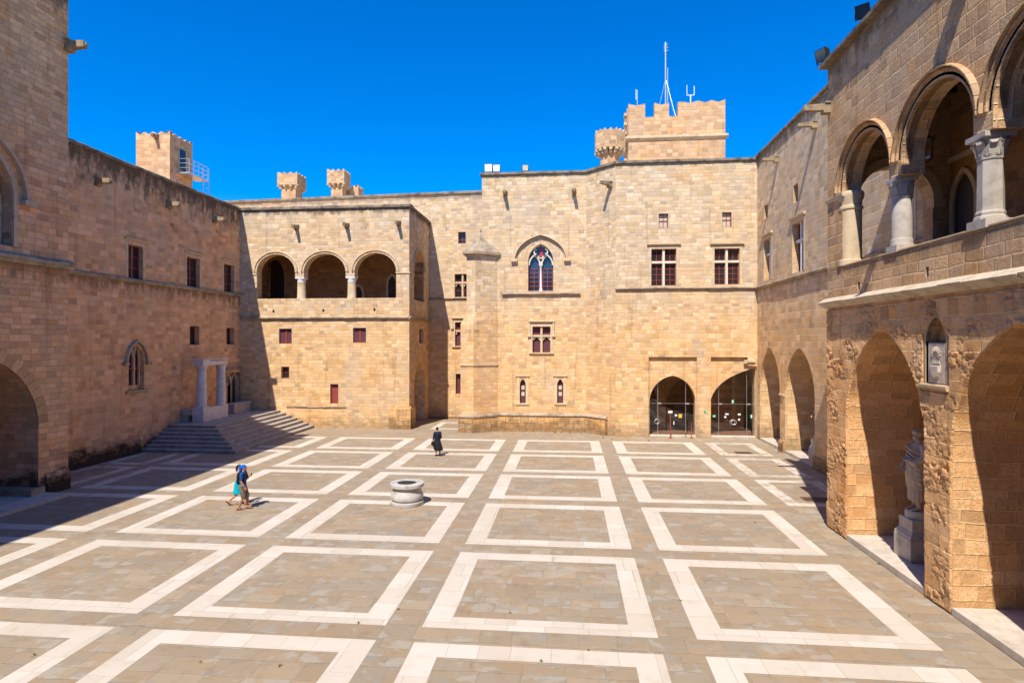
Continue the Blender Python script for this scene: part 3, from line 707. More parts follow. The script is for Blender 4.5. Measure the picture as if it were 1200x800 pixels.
for px in ((415.5, 338, 424.5, 352), (455, 326, 464, 352)):
    u0, z0, u1, z1 = FBi.rect(*px)
    mb = MB(); FBi.ring(mb, [(u0, z0)] + pointed_arch(u0, u1, z1 - .5, z1 + .2, 8) + [(u1, z0)], .18, .05)
    gw = part(mb, 'gallery_window', M['trim'], iw)
    mb = MB(); FBi.poly(mb, [(u0, z0)] + pointed_arch(u0, u1, z1 - .5, z1 + .2, 8) + [(u1, z0)], -.012); part(mb, 'pane', M['pane'], gw)
mb = MB()
for ar in arcs: FB.ring(mb, ar, .16, .045); FB.ring(mb, round_arch((ar[0][0] + ar[-1][0]) / 2, (ar[-1][0] - ar[0][0]) / 2 + .165, zs + .1, 20, 1.58), .1, .11, chamfer=.04)
FBs.ring(mb, sarc, .16, .045); FBs.ring(mb, round_arch((sa0 + sa1) / 2, (sa1 - sa0) / 2 + .165, 12.5, 20, 1.72), .1, .11, chamfer=.04)
part(mb, 'arch_moulding', M['voussoir'], t, smooth=True)
def gallery_column(F, root, u, zb, zt, r=.33, dep=.37, mat='trim', capmat='marble_white', oct=False):
    c = F.w(u, 0, dep); n = 8 if oct else 20
    mb = MB(); mb.lathe([(r * 1.05, zb), (r * 1.05, zb + .1), (r, zb + .14), (r * .95, zt - .46), (r * 1.0, zt - .45), (r * 1.0, zt - .41)], c, n, math.pi / 8)
    cl = part(mb, 'column', M[mat], root, smooth=not oct)
    mb = MB(); mb.lathe([(r * .95, zt - .41), (r * 1.0, zt - .3), (r * 1.08, zt - .12)], c, n, math.pi / 8)
    mb.box((c.x - r * 1.1, c.y - r * 1.1, zt - .12), (c.x + r * 1.1, c.y + r * 1.1, zt - .002)); part(mb, 'capital', M[capmat], cl)
for u in cols_x: gallery_column(FB, t, u, zb, zs - .28)
for i_, (F, a, b) in enumerate(((FB, ju1 - .02, FB.L + .07), (FBs, -.069, sa0 + .02), (FB, ju0 - .9, ju0 + .02), (FBs, sa1 - .02, sa1 + .9))):
    mb = MB(); q_ = .07 - .002 * i_; F.strip(mb, a, b, [(-.02, zs - .1), (q_, zs - .08), (q_, zs + .03 + .001 * i_), (-.02, zs + .06)])
    part(mb, 'impost', M['trim'], t)
ledge(FB, t, 0, FB.L + .2, 8.42, .2, .2); ledge(FBs, t, -.2, FBs.L, 8.42, .2, .198)
coping(FB, t, 0, FB.L + .14, 17.0, .22, .14); coping(FBs, t, .005, FBs.L, 17.003, .22, .137)
for px in ((348, 266.5), (407, 264.5), (467.5, 262)): spout(FB, t, px, .8, .13)
mb = MB(); FB.strip(mb, FB.L - 1.55, FB.L + .16, [(-.02, 0), (.16, 0), (.16, 1.5), (.04, 1.75), (-.02, 1.76)]); FBs.strip(mb, -.157, da0 - .05, [(-.02, 0), (.16, 0), (.16, 1.5), (.04, 1.75), (-.02, 1.757)])
part(mb, 'corner_plinth', M['plinth'], t)
ledge(FB, t, bu(-22.0), bu(-17.2), 1.55, .1, .08)
tb = MB(); c = FBi.w(FBi.px(301, 343)[0], 0, -1.2); tb.box((c.x - .28, c.y - .2, 9.2), (c.x + .28, c.y + .2, 10.25)); tb.box((c.x - .34, c.y - .26, 10.25), (c.x + .34, c.y + .26, 10.7))
tag(tb.build('red_box', M['scarlet'], bevel=.03), 'small scarlet box just inside the leftmost arch of the gallery', 'box')

# ================================================================== NORTH RANGE
t = thing('north_range', 'sunlit stone range between the square wing and the round buttress, four windows one above another', 'building', (-12, 56, 0))
FN = Facade((-42, 53.35), (-6.5, 51.1), (-12, 70))
window(FN, t, (537, 271.8, 545.8, 285.2), 'bars', rows=3, cols=2, surround=.06)
window(FN, t, (532.8, 321, 550.8, 349), 'cross', rows=2, cols=1, hood_drop=.01, surround=.16)
window(FN, t, (533.2, 377.5, 551, 405.5), 'cross', rows=1, cols=1, do_sill=True, do_hood=True, hood_drop=.7, surround=.2, glass='shutter')
window(FN, t, (534, 437.8, 545.5, 461.5), 'bars', rows=2, cols=1, surround=.06, glass='shutter')
mb = MB(); zt = FN.px(545, 227)[1]; FN.panel(mb, 0, zt); mb.face([(-42, 53.35, zt), (-6.5, 51.1, zt), (-6.5, 68, zt), (-42, 68, zt)])
part(mb, 'wall', M['north'], t)
coping(FN, t, 0, FN.L, zt, .22, .14)
z = FN.px(520, 351)[1]; ledge(FN, t, FN.L - 6.0, FN.L - 1.2, z, .16, .16)
mb = MB(); FN.strip(mb, FN.L - 5.6, FN.L, [(-.02, 0), (.3, 0), (.3, .22), (-.02, .24)]); part(mb, 'plinth', M['plinth'], t)

# ================================================================== CENTRAL BLOCK (half octagon)
CY, RY = 44.6, 42.6
t = thing('central_block', 'tall sunlit central block with one large traceried gothic window and two lancets', 'building', (-2, 48, 0))
P = [(-6.55, NY), (-6.55, CY), (1.25, CY), (3.25, RY)]
FC = Facade(P[1], P[2], (-2, 60)); FCa = Facade(P[2], P[3], (-2, 60)); FCl = Facade(P[0], P[1], (5, 48))
z19 = 19.2
gu0, gu1 = FC.px(619, 320)[0], FC.px(648.3, 320)[0]; gz0 = FC.px(633, 341)[1]; gzs = FC.px(633, 306.5)[1]; gza = FC.px(633, 285.5)[1]
garch = pointed_arch(gu0, gu1, gzs, gza, 10)
FC.hole([(gu0, gz0), (gu1, gz0)] + garch[::-1], .45, False)
w2 = window(FC, t, (624, 382.5, 645, 413), 'cross', rows=1, cols=1, do_hood=True, hood_drop=.9, do_sill=True, surround=.22, glass='shutter')
lan = []
for x0, x1 in ((609.2, 616), (653, 660)):
    a, b = FC.px(x0, 455)[0], FC.px(x1, 455)[0]; z0 = FC.px(x0, 472.5)[1]; z1 = FC.px(x0, 444)[1]
    pts = [(a, z0)] + pointed_arch(a, b, z1 - .42, z1, 6) + [(b, z0)]; FC.hole(pts, .3, False); lan.append((a, b, z0, z1, pts))
mb = MB(); FC.panel(mb, 0, z19); FCa.panel(mb, 0, z19); FCl.panel(mb, 0, z19)
mb.face([(-6.55, NY, z19), (-6.55, CY, z19), (1.25, CY, z19), (3.25, RY, z19), (3.25, 56, z19), (-6.55, 56, z19)])
mb.face([(-6.55, 56, 15), (3.25, 56, 15), (3.25, 56, z19), (-6.55, 56, z19)]); mb.face([(-6.55, NY, 15), (-6.55, 56, 15), (-6.55, 56, z19), (-6.55, NY, z19)])
part(mb, 'wall', M['block'], t)
mb = MB(); FC.laid(mb, -.14, FC.L + .06, [(-.7, z19), (.14, z19), (.14, z19 + .16), (-.7, z19 + .2)]); FCa.strip(mb, -.06, FCa.L + .02, [(-.7, z19 + .002), (.138, z19 + .002), (.138, z19 + .162), (-.7, z19 + .202)])
FCl.strip(mb, 0, FCl.L, [(-.7, z19 + .001), (.139, z19 + .001), (.139, z19 + .161), (-.7, z19 + .201)]); part(mb, 'coping', M['cap'], t)
for px in ((592, 227), (672.5, 225)): spout(FC, t, px, .85, .13)
spout(FCa, t, (716, 216), 1.1, .13)
# gothic window
mb = MB(); FC.ring(mb, [(gu0, gz0)] + garch + [(gu1, gz0)], .22, -.10, .3); FC.ring(mb, [(gu0 - .3, gz0)] + pointed_arch(gu0 - .3, gu1 + .3, gzs, gza + .35, 10) + [(gu1 + .3, gz0)], .14, .02, chamfer=.05)
wn = part(mb, 'window', M['trim'], t, smooth=True)
hu0, hu1 = FC.px(605.5, 303)[0], FC.px(661.5, 303)[0]; hz = FC.px(633, 303)[1]; hza = FC.px(633, 278)[1]
mb = MB(); FC.ring(mb, pointed_arch(hu0, hu1, hz, hza, 12), .09, .08, chamfer=.03); FC.ring(mb, pointed_arch(hu0 - .12, hu1 + .12, hz, hza + .13, 12), .13, .24, chamfer=.06)
for a in (hu0 - .42, hu1 - .04): FC.box(mb, a, a + .46, hz - .22, hz - .001, -.24, .02)
part(mb, 'hood_mould', M['trim'], wn)
mb = MB(); um = (gu0 + gu1) / 2
FC.poly(mb, [(gu0, gz0), (gu1, gz0)] + garch[::-1], .40); part(mb, 'pane', M['pane_blue'], wn)
mb = MB()
for a, b in ((gu0, um - .02), (um + .02, gu1)): FC.ring(mb, pointed_arch(a + .1, b - .1, gzs - .25, gzs + .45, 8), .1, -.14, .36)
ro = [(um + .46 * math.cos(k * math.pi / 10), gzs + .78 + .46 * math.sin(k * math.pi / 10)) for k in range(21)]
FC.ring(mb, ro, .09, -.14, .36)
for k in range(4):
    q = k * math.pi / 2 + math.pi / 4; c = (um + .34 * math.cos(q), gzs + .78 + .34 * math.sin(q))
    FC.ring(mb, [(c[0] + .13 * math.cos(j), c[1] + .13 * math.sin(j)) for j in [q - 1.7 + i * .34 for i in range(11)]], .06, -.15, .35)
FC.box(mb, um - .13, um + .13, gzs - .3, gzs + .02, .12, .37); part(mb, 'tracery', M['ledge'], wn)
mb = MB(); c = FC.w(um, 0, .24); mb.lathe([(.13, gz0), (.13, gz0 + .12), (.085, gz0 + .2), (.08, gzs - .4), (.15, gzs - .27)], c, 12); part(mb, 'colonnette', M['marble_white'], wn, smooth=True)
mb = MB()
for a, b in ((gu0 + .04, um - .12), (um + .12, gu1 - .04)):
    for k in range(6):
        zz = gz0 + .03 + (gzs - .55 - gz0) * k / 5; FC.box(mb, a, b, zz - .025, zz + .025, .33, .395)
    for x in (a, (a + b) / 2 - .025, b - .05): FC.box(mb, x, x + .05, gz0 + .055, gzs - .55, .335, .39)
part(mb, 'glazing_bar', M['red'], wn)
mb = MB(); FC.poly(mb, [(um - .13, gzs + .42), (um + .15, gzs + .42), (um + .12, gzs + .75), (um + .15, gzs + 1.0), (um - .05, gzs + 1.05), (um - .02, gzs + .7)], .385); part(mb, 'red_glass', M['scarlet'], wn)
ledge(FC, t, FC.px(588.5, 343)[0], FC.px(680, 343)[0], FC.px(633, 346)[1], .2, .2)
for a, b, z0, z1, pts in lan:
    mb = MB(); s = .22; FC.box(mb, a - s, a - .02, z0, z1 + .2, -.018, .05); FC.box(mb, b + .02, b + s, z0, z1 + .2, -.018, .05); FC.box(mb, a - s - .08, b + s + .08, z1 + .2, z1 + .32, -.09, .05)
    ln = part(mb, 'lancet', M['trim'], t)
    mb = MB(); FC.poly(mb, pts, .26); part(mb, 'pane', M['shutter'], ln)
    for k in (.30, .56): mb = MB(); FC.box(mb, a + .1, b - .1, z0 + (z1 - z0) * k, z0 + (z1 - z0) * (k + .16), .22, .255); part(mb, 'white_card', M['blind'], ln)
    mb = MB()
    for x in (a + .01, b - .05): FC.box(mb, x, x + .04, z0, z1 - .4, .225, .258)
    part(mb, 'glazing_bar', M['wood'], ln); sill(FC, ln, a - s, b + s, z0 - .004, .12, .08)
# battered plinth
mb = MB()
for F, a, b, o in ((FC, 1.2, FC.L + .05, 0), (FCa, -.05, FCa.L - .75, .003)): F.strip(mb, a, b, [(-.02, 0), (.26 - o, 0), (.24 - o, 1.1 + o), (-.02, 1.12 + o)])
part(mb, 'plinth', M['plinth'], t)
mb = MB()
for F, a, b, o in ((FC, 1.2, FC.L + .06, 0), (FCa, -.06, FCa.L - .7, .003)): F.strip(mb, a, b, [(-.02, 1.12 + o), (.22 - o, 1.12 + o), (.3 - o, 1.18 + o), (.3 - o, 1.24 + o), (.14, 1.36 + o), (-.02, 1.40 + o)])
part(mb, 'plinth_moulding', M['trim_dark'], t)
# the buttress at the corner of the block
t = thing('corner_buttress', 'slim angled stone buttress with a pyramid cap at the left corner of the central block', 'buttress', (-6.8, 44.2, 0))
def butt(o): return [(-8.0 - o, 46.5), (-8.0 - o, 43.62 - o), (-7.0 + o * .2, 43.36 - o), (-5.38 + o, 44.56 - o * .5), (-5.38 + o, 45.4), (-6.4, 46.5)]
zsh = at_y(555, 366, 44).z; zc = at_y(565, 300, 44).z; za = at_y(565, 269, 45).z
up = [(-7.58, 46.5), (-7.58, 43.82), (-6.9, 43.62), (-5.42, 44.57), (-5.42, 45.4), (-6.4, 46.5)]
mb = MB(); mb.prism(butt(0), 1.3, zsh - .9); mb.prism(butt(0), zsh - .9, zsh, up); mb.prism(up, zsh, zc); part(mb, 'shaft', M['block'], t)
mb = MB(); mb.prism(butt(.16), 0, 1.12); part(mb, 'plinth', M['plinth'], t)
mb = MB(); mb.prism(butt(.22), 1.12, 1.24); mb.prism(butt(.22), 1.24, 1.34, butt(.02)); part(mb, 'plinth_moulding', M['trim_dark'], t)
zm = at_y(555, 427, 44).z; mb = MB(); mb.prism(butt(.07), zm - .07, zm + .07); part(mb, 'string_course', M['trim'], t)
def grow(p, o, c=(-6.55, 44.9)): return [(x + (x - c[0]) * o, y + (y - c[1]) * o) for x, y in p]
capc = [(-7.58, 45.9), (-7.58, 43.82), (-6.9, 43.62), (-5.42, 44.57), (-5.42, 45.2), (-6.2, 45.9)]
mb = MB(); mb.prism(capc, zc, zc + .12, grow(capc, .2)); mb.prism(grow(capc, .27), zc + .12, zc + .3); mb.prism(grow(capc, .22), zc + .3, zc + .3 + (za - .25 - zc - .3) * .5, grow(capc, -.42)); mb.prism(grow(capc, -.42), zc + .3 + (za - .25 - zc - .3) * .5, za - .22, grow(capc, -.9))
mb.lathe([(.1, za - .3), (.17, za - .2), (.2, za - .08), (.12, za + .06), (.02, za + .1)], (-6.55, 44.9, 0), 12)
part(mb, 'cap', M['trim_dark'], t)

# ================================================================== CORNER BLOCK (right, with the glazed entrances)
EX = 12.9
t = thing('corner_block', 'sunlit flat-faced block in the right corner, two large cross windows above two glazed arches', 'building', (8, 48, 0))
FR = Facade((3.25, RY), (EX, RY), (8, 60))
ru = lambda x: x - 3.25
for px in ((772, 250.3, 783, 267), (846.3, 248.8, 857.3, 265.8)): window(FR, t, px, 'bars', rows=2, cols=2, surround=.1, glass='blind', dep=.2)
for px in ((763.3, 291.5, 792.6, 334.6), (837.3, 291, 866.8, 333.2)): window(FR, t, px, 'cross', rows=4, cols=2, surround=.16, do_hood=True, stone='ledge', dep=.34)
# recessed panels over the doors, then the doors inside them
rz = 5.62
pA, pB = (ru(5.55), ru(8.86)), (ru(9.79), FR.L - .02)
FR.notch_at([(pA[0], 0), (pA[0], rz), (pA[1], rz), (pA[1], 0)], .22)
FR.notch_at([(pB[0], 0), (pB[0], rz), (ru(12.25), rz), (ru(12.3), 5.05), (pB[1], 5.0), (pB[1], 0)], .22)
mb = MB(); FR.panel(mb, 0, z19)
mb.face([(3.25, RY, z19), (EX, RY, z19), (EX, 56, z19), (3.25, 56, z19)])
FRi = Facade((3.25, RY + .22), (EX, RY + .22), (8, 60))
d1 = [(ru(5.63), 0)] + pointed_arch(ru(5.63), ru(8.80), 2.45, 4.3, 12) + [(ru(8.80), 0)]
hw = 3.75
full = pointed_arch(ru(9.79), ru(9.79) + 2 * 3.55, 2.45, 4.98, 12); half = [q for q in full if q[0] <= ru(12.86)]
d2 = [(ru(9.79), 0)] + half + [(ru(12.86), half[-1][1]), (ru(12.86), 0)]
FRi.notch_at(d1, .75); FRi.notch_at(d2, .75); FRi.panel(mb, 0, 5.7, ru(5.4), FR.L)
part(mb, 'wall', M['corner'], t)
mb = MB(); FR.laid(mb, -.02, FR.L, [(-.7, z19 + .003), (.142, z19 + .003), (.142, z19 + .163), (-.7, z19 + .203)]); part(mb, 'coping', M['cap'], t)
ledge(FR, t, -.02, FR.L, 10.3, .18, .18)
mb = MB(); F = FRi                         # the hall behind: floor, side and back walls with inner arches
X0, X1, Y0, Y1 = 4.2, 17.5, RY + .97, 49.0
FRb = Facade((X0, 46.2), (X1, 46.2), (8, 60))
for a, b in ((5.0, 6.6), (7.3, 10.6), (13.0, 16.5)): FRb.notch_at([(a - X0, 0)] + pointed_arch(a - X0, b - X0, 1.9, 4.1, 8) + [(b - X0, 0)], .8)
FRb.panel(mb, 0, 5.6)
for q in ([(X0, Y0, 5.5), (X1, Y0, 5.5), (X1, Y1, 5.5), (X0, Y1, 5.5)], [(X0, Y1, 0), (X1, Y1, 0), (X1, Y1, 5.5), (X0, Y1, 5.5)], [(X0, Y0, 0), (X0, Y1, 0), (X0, Y1, 5.5), (X0, Y0, 5.5)], [(X1, Y0, 0), (X1, Y1, 0), (X1, Y1, 5.5), (X1, Y0, 5.5)]): mb.face(q)
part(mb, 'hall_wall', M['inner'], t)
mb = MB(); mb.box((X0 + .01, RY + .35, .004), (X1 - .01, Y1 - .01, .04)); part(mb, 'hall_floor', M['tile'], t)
mb = MB(); FR.box(mb, ru(12.0), ru(12.75), 5.25, 5.42, -.12, .05); part(mb, 'broken_bracket', M['trim'], t, bevel=.03)
def sign(F, par, px, mat, dep, mark=None, name='sign'):
    u0, z0, u1, z1 = F.rect(*px); mb = MB(); F.box(mb, u0, u1, z0, z1, dep - .02, dep - .004); o = part(mb, name, M[mat], par)
    if mark == 'run':                          # the running figure of an exit sign
        m = MB(); c = (u0 + u1) / 2; h = z1 - z0; z = z0
        F.box(m, c - .035, c + .035, z + h * .38, z + h * .7, dep - .026, dep - .021); F.box(m, c - .03, c + .03, z + h * .74, z + h * .92, dep - .026, dep - .021)
        F.box(m, c - .03, c + .01, z + h * .12, z + h * .38, dep - .026, dep - .021); F.box(m, c + .035, c + .08, z + h * .5, z + h * .6, dep - .026, dep - .021)
        part(m, 'running_figure', M['white'], o)
    return o
def glazed(name, label, arch, posts, zbar, x0, x1, hd):
    g_ = thing(name, label, 'glass door', FRi.w((x0 + x1) / 2, 0, .3)); D = .30
    lo = [q for q in arch]
    mb = MB(); FRi.poly(mb, lo, D); 
    part(mb, 'pane', M['glass'], g_)
    for u in posts:
        zt = max(q[1] for q in arch if abs(q[0] - u) < .45) - .25
        mb = MB(); FRi.box(mb, u - .011, u + .011, .05, zt, D - .035, D - .008); part(mb, 'glass_fin', M['steel'], g_)
        mb = MB(); FRi.box(mb, u - .02, u + .24, zbar - .05, zbar + .05, D - .045, D - .01); part(mb, 'clamp', M['steel'], g_)
    mb = MB(); FRi.box(mb, x0 + .02, x1 - .02, zbar - .006, zbar + .006, D - .03, D - .006); part(mb, 'rail', M['steel'], g_)
    for u in hd:
        mb = MB(); c = 12; pts = [FRi.w(u + .17 * math.cos(k * 2 * math.pi / c), 1.05 + .17 * math.sin(k * 2 * math.pi / c), D - .06) for k in range(c + 1)]; mb.tube(pts, .02, 6); part(mb, 'ring_handle', M['steel'], g_)
    mb = MB(); FRi.box(mb, x0 - .02, x1 + .02, .003, .10, .02, .62); part(mb, 'threshold', M['step'], g_, bevel=.01)
    return g_
zbar = FRi.px(790, 473)[1]
gd = glazed('glazed_entrance', 'frameless glass doors filling the pointed arch behind the red sign post', d1, [FRi.px(771.5, 470)[0], FRi.px(804.3, 470)[0]], zbar, ru(5.63), ru(8.8), [FRi.px(770.6, 494)[0]])
sign(FRi, gd, (796, 485.5, 800, 490), 'orange', .29, name='orange_notice'); sign(FRi, gd, (791.7, 486, 794.3, 488), 'white', .29, name='white_notice'); sign(FRi, gd, (790, 494, 791, 498), 'white', .29, name='pull_handle')
gd = glazed('glazed_entrance', 'wider frameless glass doors with green signs under the broken arch in the corner', d2, [FRi.px(843.4, 470)[0], FRi.px(876.4, 470)[0]], zbar, ru(9.79), ru(12.86), [FRi.px(859.5, 495.5)[0], FRi.px(861.3, 495.5)[0]])
for px, mt, mk, nm in (((858.7, 468.7, 861.2, 473.2), 'green', 'run', 'exit_sign'), ((836, 486.7, 840, 489.2), 'green', 'run', 'exit_sign'), ((880.8, 486.3, 883, 490.6), 'green', 'run', 'exit_sign'),
                       ((851, 484.8, 855, 486.4), 'white', None, 'white_notice'), ((850, 488, 852.3, 490), 'white', None, 'white_notice'), ((866, 485, 869.3, 486.8), 'white', None, 'white_notice'), ((866.3, 491, 868.5, 493), 'white', None, 'white_notice')):
    sign(FRi, gd, px, mt, .29, mk, nm)
u0, z0, u1, z1 = FR.rect(825, 480.8, 828.8, 483.3)
mb = MB(); FR.box(mb, u0, u1, z0, z1, -.04, -.002); ws = mb.build('exit_sign', M['green']); tag(ws, 'small green exit sign on the pier between the two glazed arches', 'sign')
mb = MB(); FR.box(mb, u0 + .13, u1 - .03, z0 + .02, z1 - .02, -.046, -.041); mb.build('white_arrow', M['white'], ws)
p = at_y(785.5, 512.5, RY - .35); t = thing('sign_stand', 'slim red pole with a white notice on top, standing by the left glazed arch', 'sign', (p.x, p.y, 0))
mb = MB(); mb.lathe([(.17, .004), (.17, .03), (.03, .05), (.03, 1.75)], (p.x, p.y, 0), 12); part(mb, 'pole', M['pole_red'], t, smooth=True)
mb = MB(); mb.box((p.x - .14, p.y - .03, 1.75), (p.x + .14, p.y + .01, 1.9)); part(mb, 'notice', M['white'], t)
p = at_y(810.3, 511.5, RY - .2)
t = thing('rope_barrier', 'rusty post with a drooping cord beside the left glazed arch', 'barrier', (p.x, p.y, 0))
mb = MB(); mb.lathe([(.13, .004), (.13, .03), (.025, .05), (.025, .95), (.045, .97), (.03, 1.05)], (p.x, p.y, 0), 10); part(mb, 'post', M['pole_red'], t, smooth=True)
mb = MB(); mb.tube([(p.x, p.y, .95), (p.x - .18, p.y + .1, .72), (p.x - .32, p.y + .18, .45), (p.x - .4, p.y + .22, .05)], .018, 6); part(mb, 'cord', M['wood'], t)

# ================================================================== EAST RANGE (right wall, behind)
LX, LY = 9.35, 22.7
t = thing('east_range', 'right hand stone range in raking light with two pointed arches and marble cross windows', 'building', (EX + 4, 33, 0))
FE = Facade((EX, RY), (EX, LY), (30, 33))
eu = lambda y: RY - y
for px in ((895.3, 280, 903.7, 328), (928.7, 260, 941.7, 318.5)): window(FE, t, px, 'cross', rows=3, cols=1, surround=.16, do_hood=True, stone='marble_white', dep=.4)
for px in ((895.3, 240, 899.6, 256), (929.6, 216, 935.2, 237)): window(FE, t, px, 'bars', rows=1, surround=.0, dep=.5)
window(FE, t, (1056, 218, 1071, 300), 'cross', rows=3, cols=1, surround=.16, stone='marble_white', dep=.4)
for a, b in ((42.02, 38.15), (37.28, 32.9)):
    FE.notch_at([(eu(a), 0)] + pointed_arch(eu(a), eu(b), 3.5, 6.35, 14) + [(eu(b), 0)], 3.2, True)
mb = MB(); FE.panel(mb, 0, 19.35)
mb.face([(EX, RY, 19.35), (EX, 8, 19.35), (EX + 10, 8, 19.35), (EX + 10, RY, 19.35)]); mb.face([(EX + .1, LY, 16), (EX + 10, LY, 16), (EX + 10, LY, 19.35), (EX + .1, LY, 19.35)])
part(mb, 'wall', M['east'], t)
coping(FE, t, 0, FE.L, 19.35, .2, .14); ledge(FE, t, 0, FE.L - .01, 10.25, .2, .2)
mb = MB()
for a in (37.72,): FE.box(mb, eu(a) - .38, eu(a) + .38, 3.4, 3.52, -.1, .1)
part(mb, 'impost', M['trim'], t, bevel=.02)
for px in ((912, 186.5), (957, 146)): spout(FE, t, px, .95, .11)
mb = MB(); mb.box((EX - .004, 32.9, .003), (EX + 3.15, 42.02, .17)); part(mb, 'threshold_step', M['step'], t)
mb = MB()
for a, b in ((38.15, 37.28), (32.9, LY)): FE.strip(mb, eu(a) + .01, eu(b) - .01, [(-.02, 0), (.12, 0), (.12, .55), (.03, .7), (-.02, .72)])
part(mb, 'plinth', M['plinth'], t)

# ================================================================== FRONT RIGHT LOGGIA BUILDING
t = thing('loggia_building', 'near right building of worn stone, round column arches above tall pointed arches', 'building', (LX + 2, 14, 0))
FL = Facade((LX, LY), (LX, 4), (30, 14)); lu = lambda y: LY - y
SP = 3.67; RA = 1.51
arch_c = [20.02 - SP * k for k in range(4)]; ZS = 11.85; ZP = 9.32
poly = [(lu(arch_c[0]) - RA, ZP)]; arcs = []
for k, yc in enumerate(arch_c):
    ar = round_arch(lu(yc), RA, ZS, 24); arcs.append(ar)
    poly += ([] if k == 0 else [(ar[0][0], 11.42)]) + ar + ([(ar[-1][0], 11.42)] if k < 3 else [])
poly += [(lu(arch_c[-1]) + RA, ZP)]
FL.hole(poly, .62, False)
lows = [(21.16, 16.72), (15.6, 11.16), (10.0, 5.6)]
for a, b in lows: FL.notch_at([(lu(a), 0)] + pointed_arch(lu(a), lu(b), 3.9, 7.08, 16) + [(lu(b), 0)], 3.6, True)
na, nb = lu(16.68), lu(15.82)
npoly = [(na, 5.62)] + pointed_arch(na, nb, 6.7, 7.34, 8) + [(nb, 5.62)]
FL.hole(npoly, .32, True)
# slots in the parapet
for px in ((1004.7, 330.3, 1007.6, 339.8), (1084.5, 312.5, 1088.3, 324)):
    u0, z0, u1, z1 = FL.rect(*px); FL.hole([(u0, z0), (u1, z0), (u1, z1), (u0, z1)], .5, True)
# the soft lower stone has weathered into hollows: a real relief laid over the flat masonry
def inside(p, poly):
    c = False; j = len(poly) - 1
    for i in range(len(poly)):
        if (poly[i][1] > p[1]) != (poly[j][1] > p[1]) and p[0] < (poly[j][0] - poly[i][0]) * (p[1] - poly[i][1]) / (poly[j][1] - poly[i][1]) + poly[i][0]: c = not c
        j = i
    return c
def relief(F, root, u0, u1, z0, z1, holes, step=.027, amp=.09):
    nu, nz = int((u1 - u0) / step), int((z1 - z0) / step); keep = set()
    for i in range(nu):
        for k in range(nz):
            c = (u0 + (i + .5) * step, z0 + (k + .5) * step)
            if not any(inside(c, h) for h in holes): keep.add((i, k))
    vid = {}; V_ = []; UV_ = []; fs = []
    def vert(i, k):
        if (i, k) in vid: return vid[(i, k)]
        u, z = u0 + i * step, z0 + k * step; p = Vector((u, z, 0))
        edge = not all(q in keep for q in ((i, k), (i - 1, k), (i, k - 1), (i - 1, k - 1)))
        row = math.floor(z / .36); col = math.floor((u + .31 * (row % 2) + .17 * math.sin(row * 5.1)) / .62)
        rn = noise.cell(Vector((col + .5, row + .5, 3.5)))
        z_ = noise.noise(p * .8 + Vector((0, 0, 2))) * .5 + rn * .35
        er = max(0., min(1., z_ * 2.2 + .35))
        a = noise.fractal(p * 5.5, .45, 2.2, 5); b = noise.fractal(Vector((u * 3.0, z * 9.0, 1.7)), .5, 2.1, 4)
        hollow = max(0., a * .9 + .15) * .8 + max(0., b - .1) * .6
        h = .050 + .014 * rn + .012 * noise.noise(p * 2.3) - er * min(1.1, hollow) * amp
        if edge: h = -.02
        vid[(i, k)] = len(V_); V_.append(F.w(u, z, -max(h, -.004) if not edge else .02)); UV_.append((u, z)); return vid[(i, k)]
    for i, k in sorted(keep): fs.append([vert(i, k), vert(i + 1, k), vert(i + 1, k + 1), vert(i, k + 1)])
    me = bpy.data.meshes.new('weathered_face'); me.from_pydata([tuple(v) for v in V_], [], fs); uv = me.uv_layers.new(name='UVMap')
    uv.data.foreach_set('uv', [c for f in fs for v in f for c in UV_[v]]); me.materials.append(M['front_low'])
    for p in me.polygons: p.use_smooth = True
    o = bpy.data.objects.new('weathered_face', me); COL.objects.link(o); o.parent = root; localise(o, root); return o
grown = [[(u + 0, z) for u, z in h[0]] for h in FL.notch] + [[(na - .12, 5.42), (nb + .12, 5.42), (nb + .12, 6.8), ((na + nb) / 2, 7.5), (na - .12, 6.8)]]
relief(FL, t, .0, 11.2, .02, 7.84, grown)
lowo = [h for h in FL.open if h[0] is npoly]; upo = [h for h in FL.open if h[0] is not npoly]; nts = FL.notch
mb = MB(); FL.open = lowo; FL.panel(mb, 0, 8.1); part(mb, 'lower_wall', M['front_low'], t)
mb = MB(); FL.open = upo; FL.notch = []; FL.panel(mb, 8.1, 16.65)
FLn = Facade((LX, LY), (EX + .32, LY), (11, 10)); ua, ub = .75, 3.25
narc = round_arch((ua + ub) / 2, (ub - ua) / 2, 11.6, 18)
FLn.hole([(ua, 9.3), (ub, 9.3)] + narc[::-1], .6)
FLn.panel(mb, 8.1, 16.65)
FLm = Facade((LX, LY - .6), (EX + .32, LY - .6), (11, 40)); FLm.hole([(ua, 9.3), (ub, 9.3)] + narc[::-1], .01); FLm.panel(mb, 8.1, 15.6, .7)
mb.face([(LX, LY, 16.65), (EX + 6, LY, 16.65), (EX + 6, 4, 16.65), (LX, 4, 16.65)])
mb.face([(LX, 4, 0), (EX + 6, 4, 0), (EX + 6, 4, 16.65), (LX, 4, 16.65)])
uw_ = part(mb, 'upper_wall', M['front'], t)
mb = MB(); FLn2 = Facade((LX, LY), (EX, LY), (11, 10)); FLn2.panel(mb, 0, 8.1); part(mb, 'end_wall', M['front_low'], t)
BXL = EX + .3
mb = MB(); FLb = Facade((BXL, LY - .6), (BXL, 4), (30, 14))
gy = FLb.px(1131, 245); gz = gy[1]
gpoly = lambda s: [(gy[0] - .55 - s, ZP - .9)] + pointed_arch(gy[0] - .55 - s, gy[0] + .55 + s, gz + .25, gz + 1.25 + s, 8) + [(gy[0] + .55 + s, ZP - .9)]
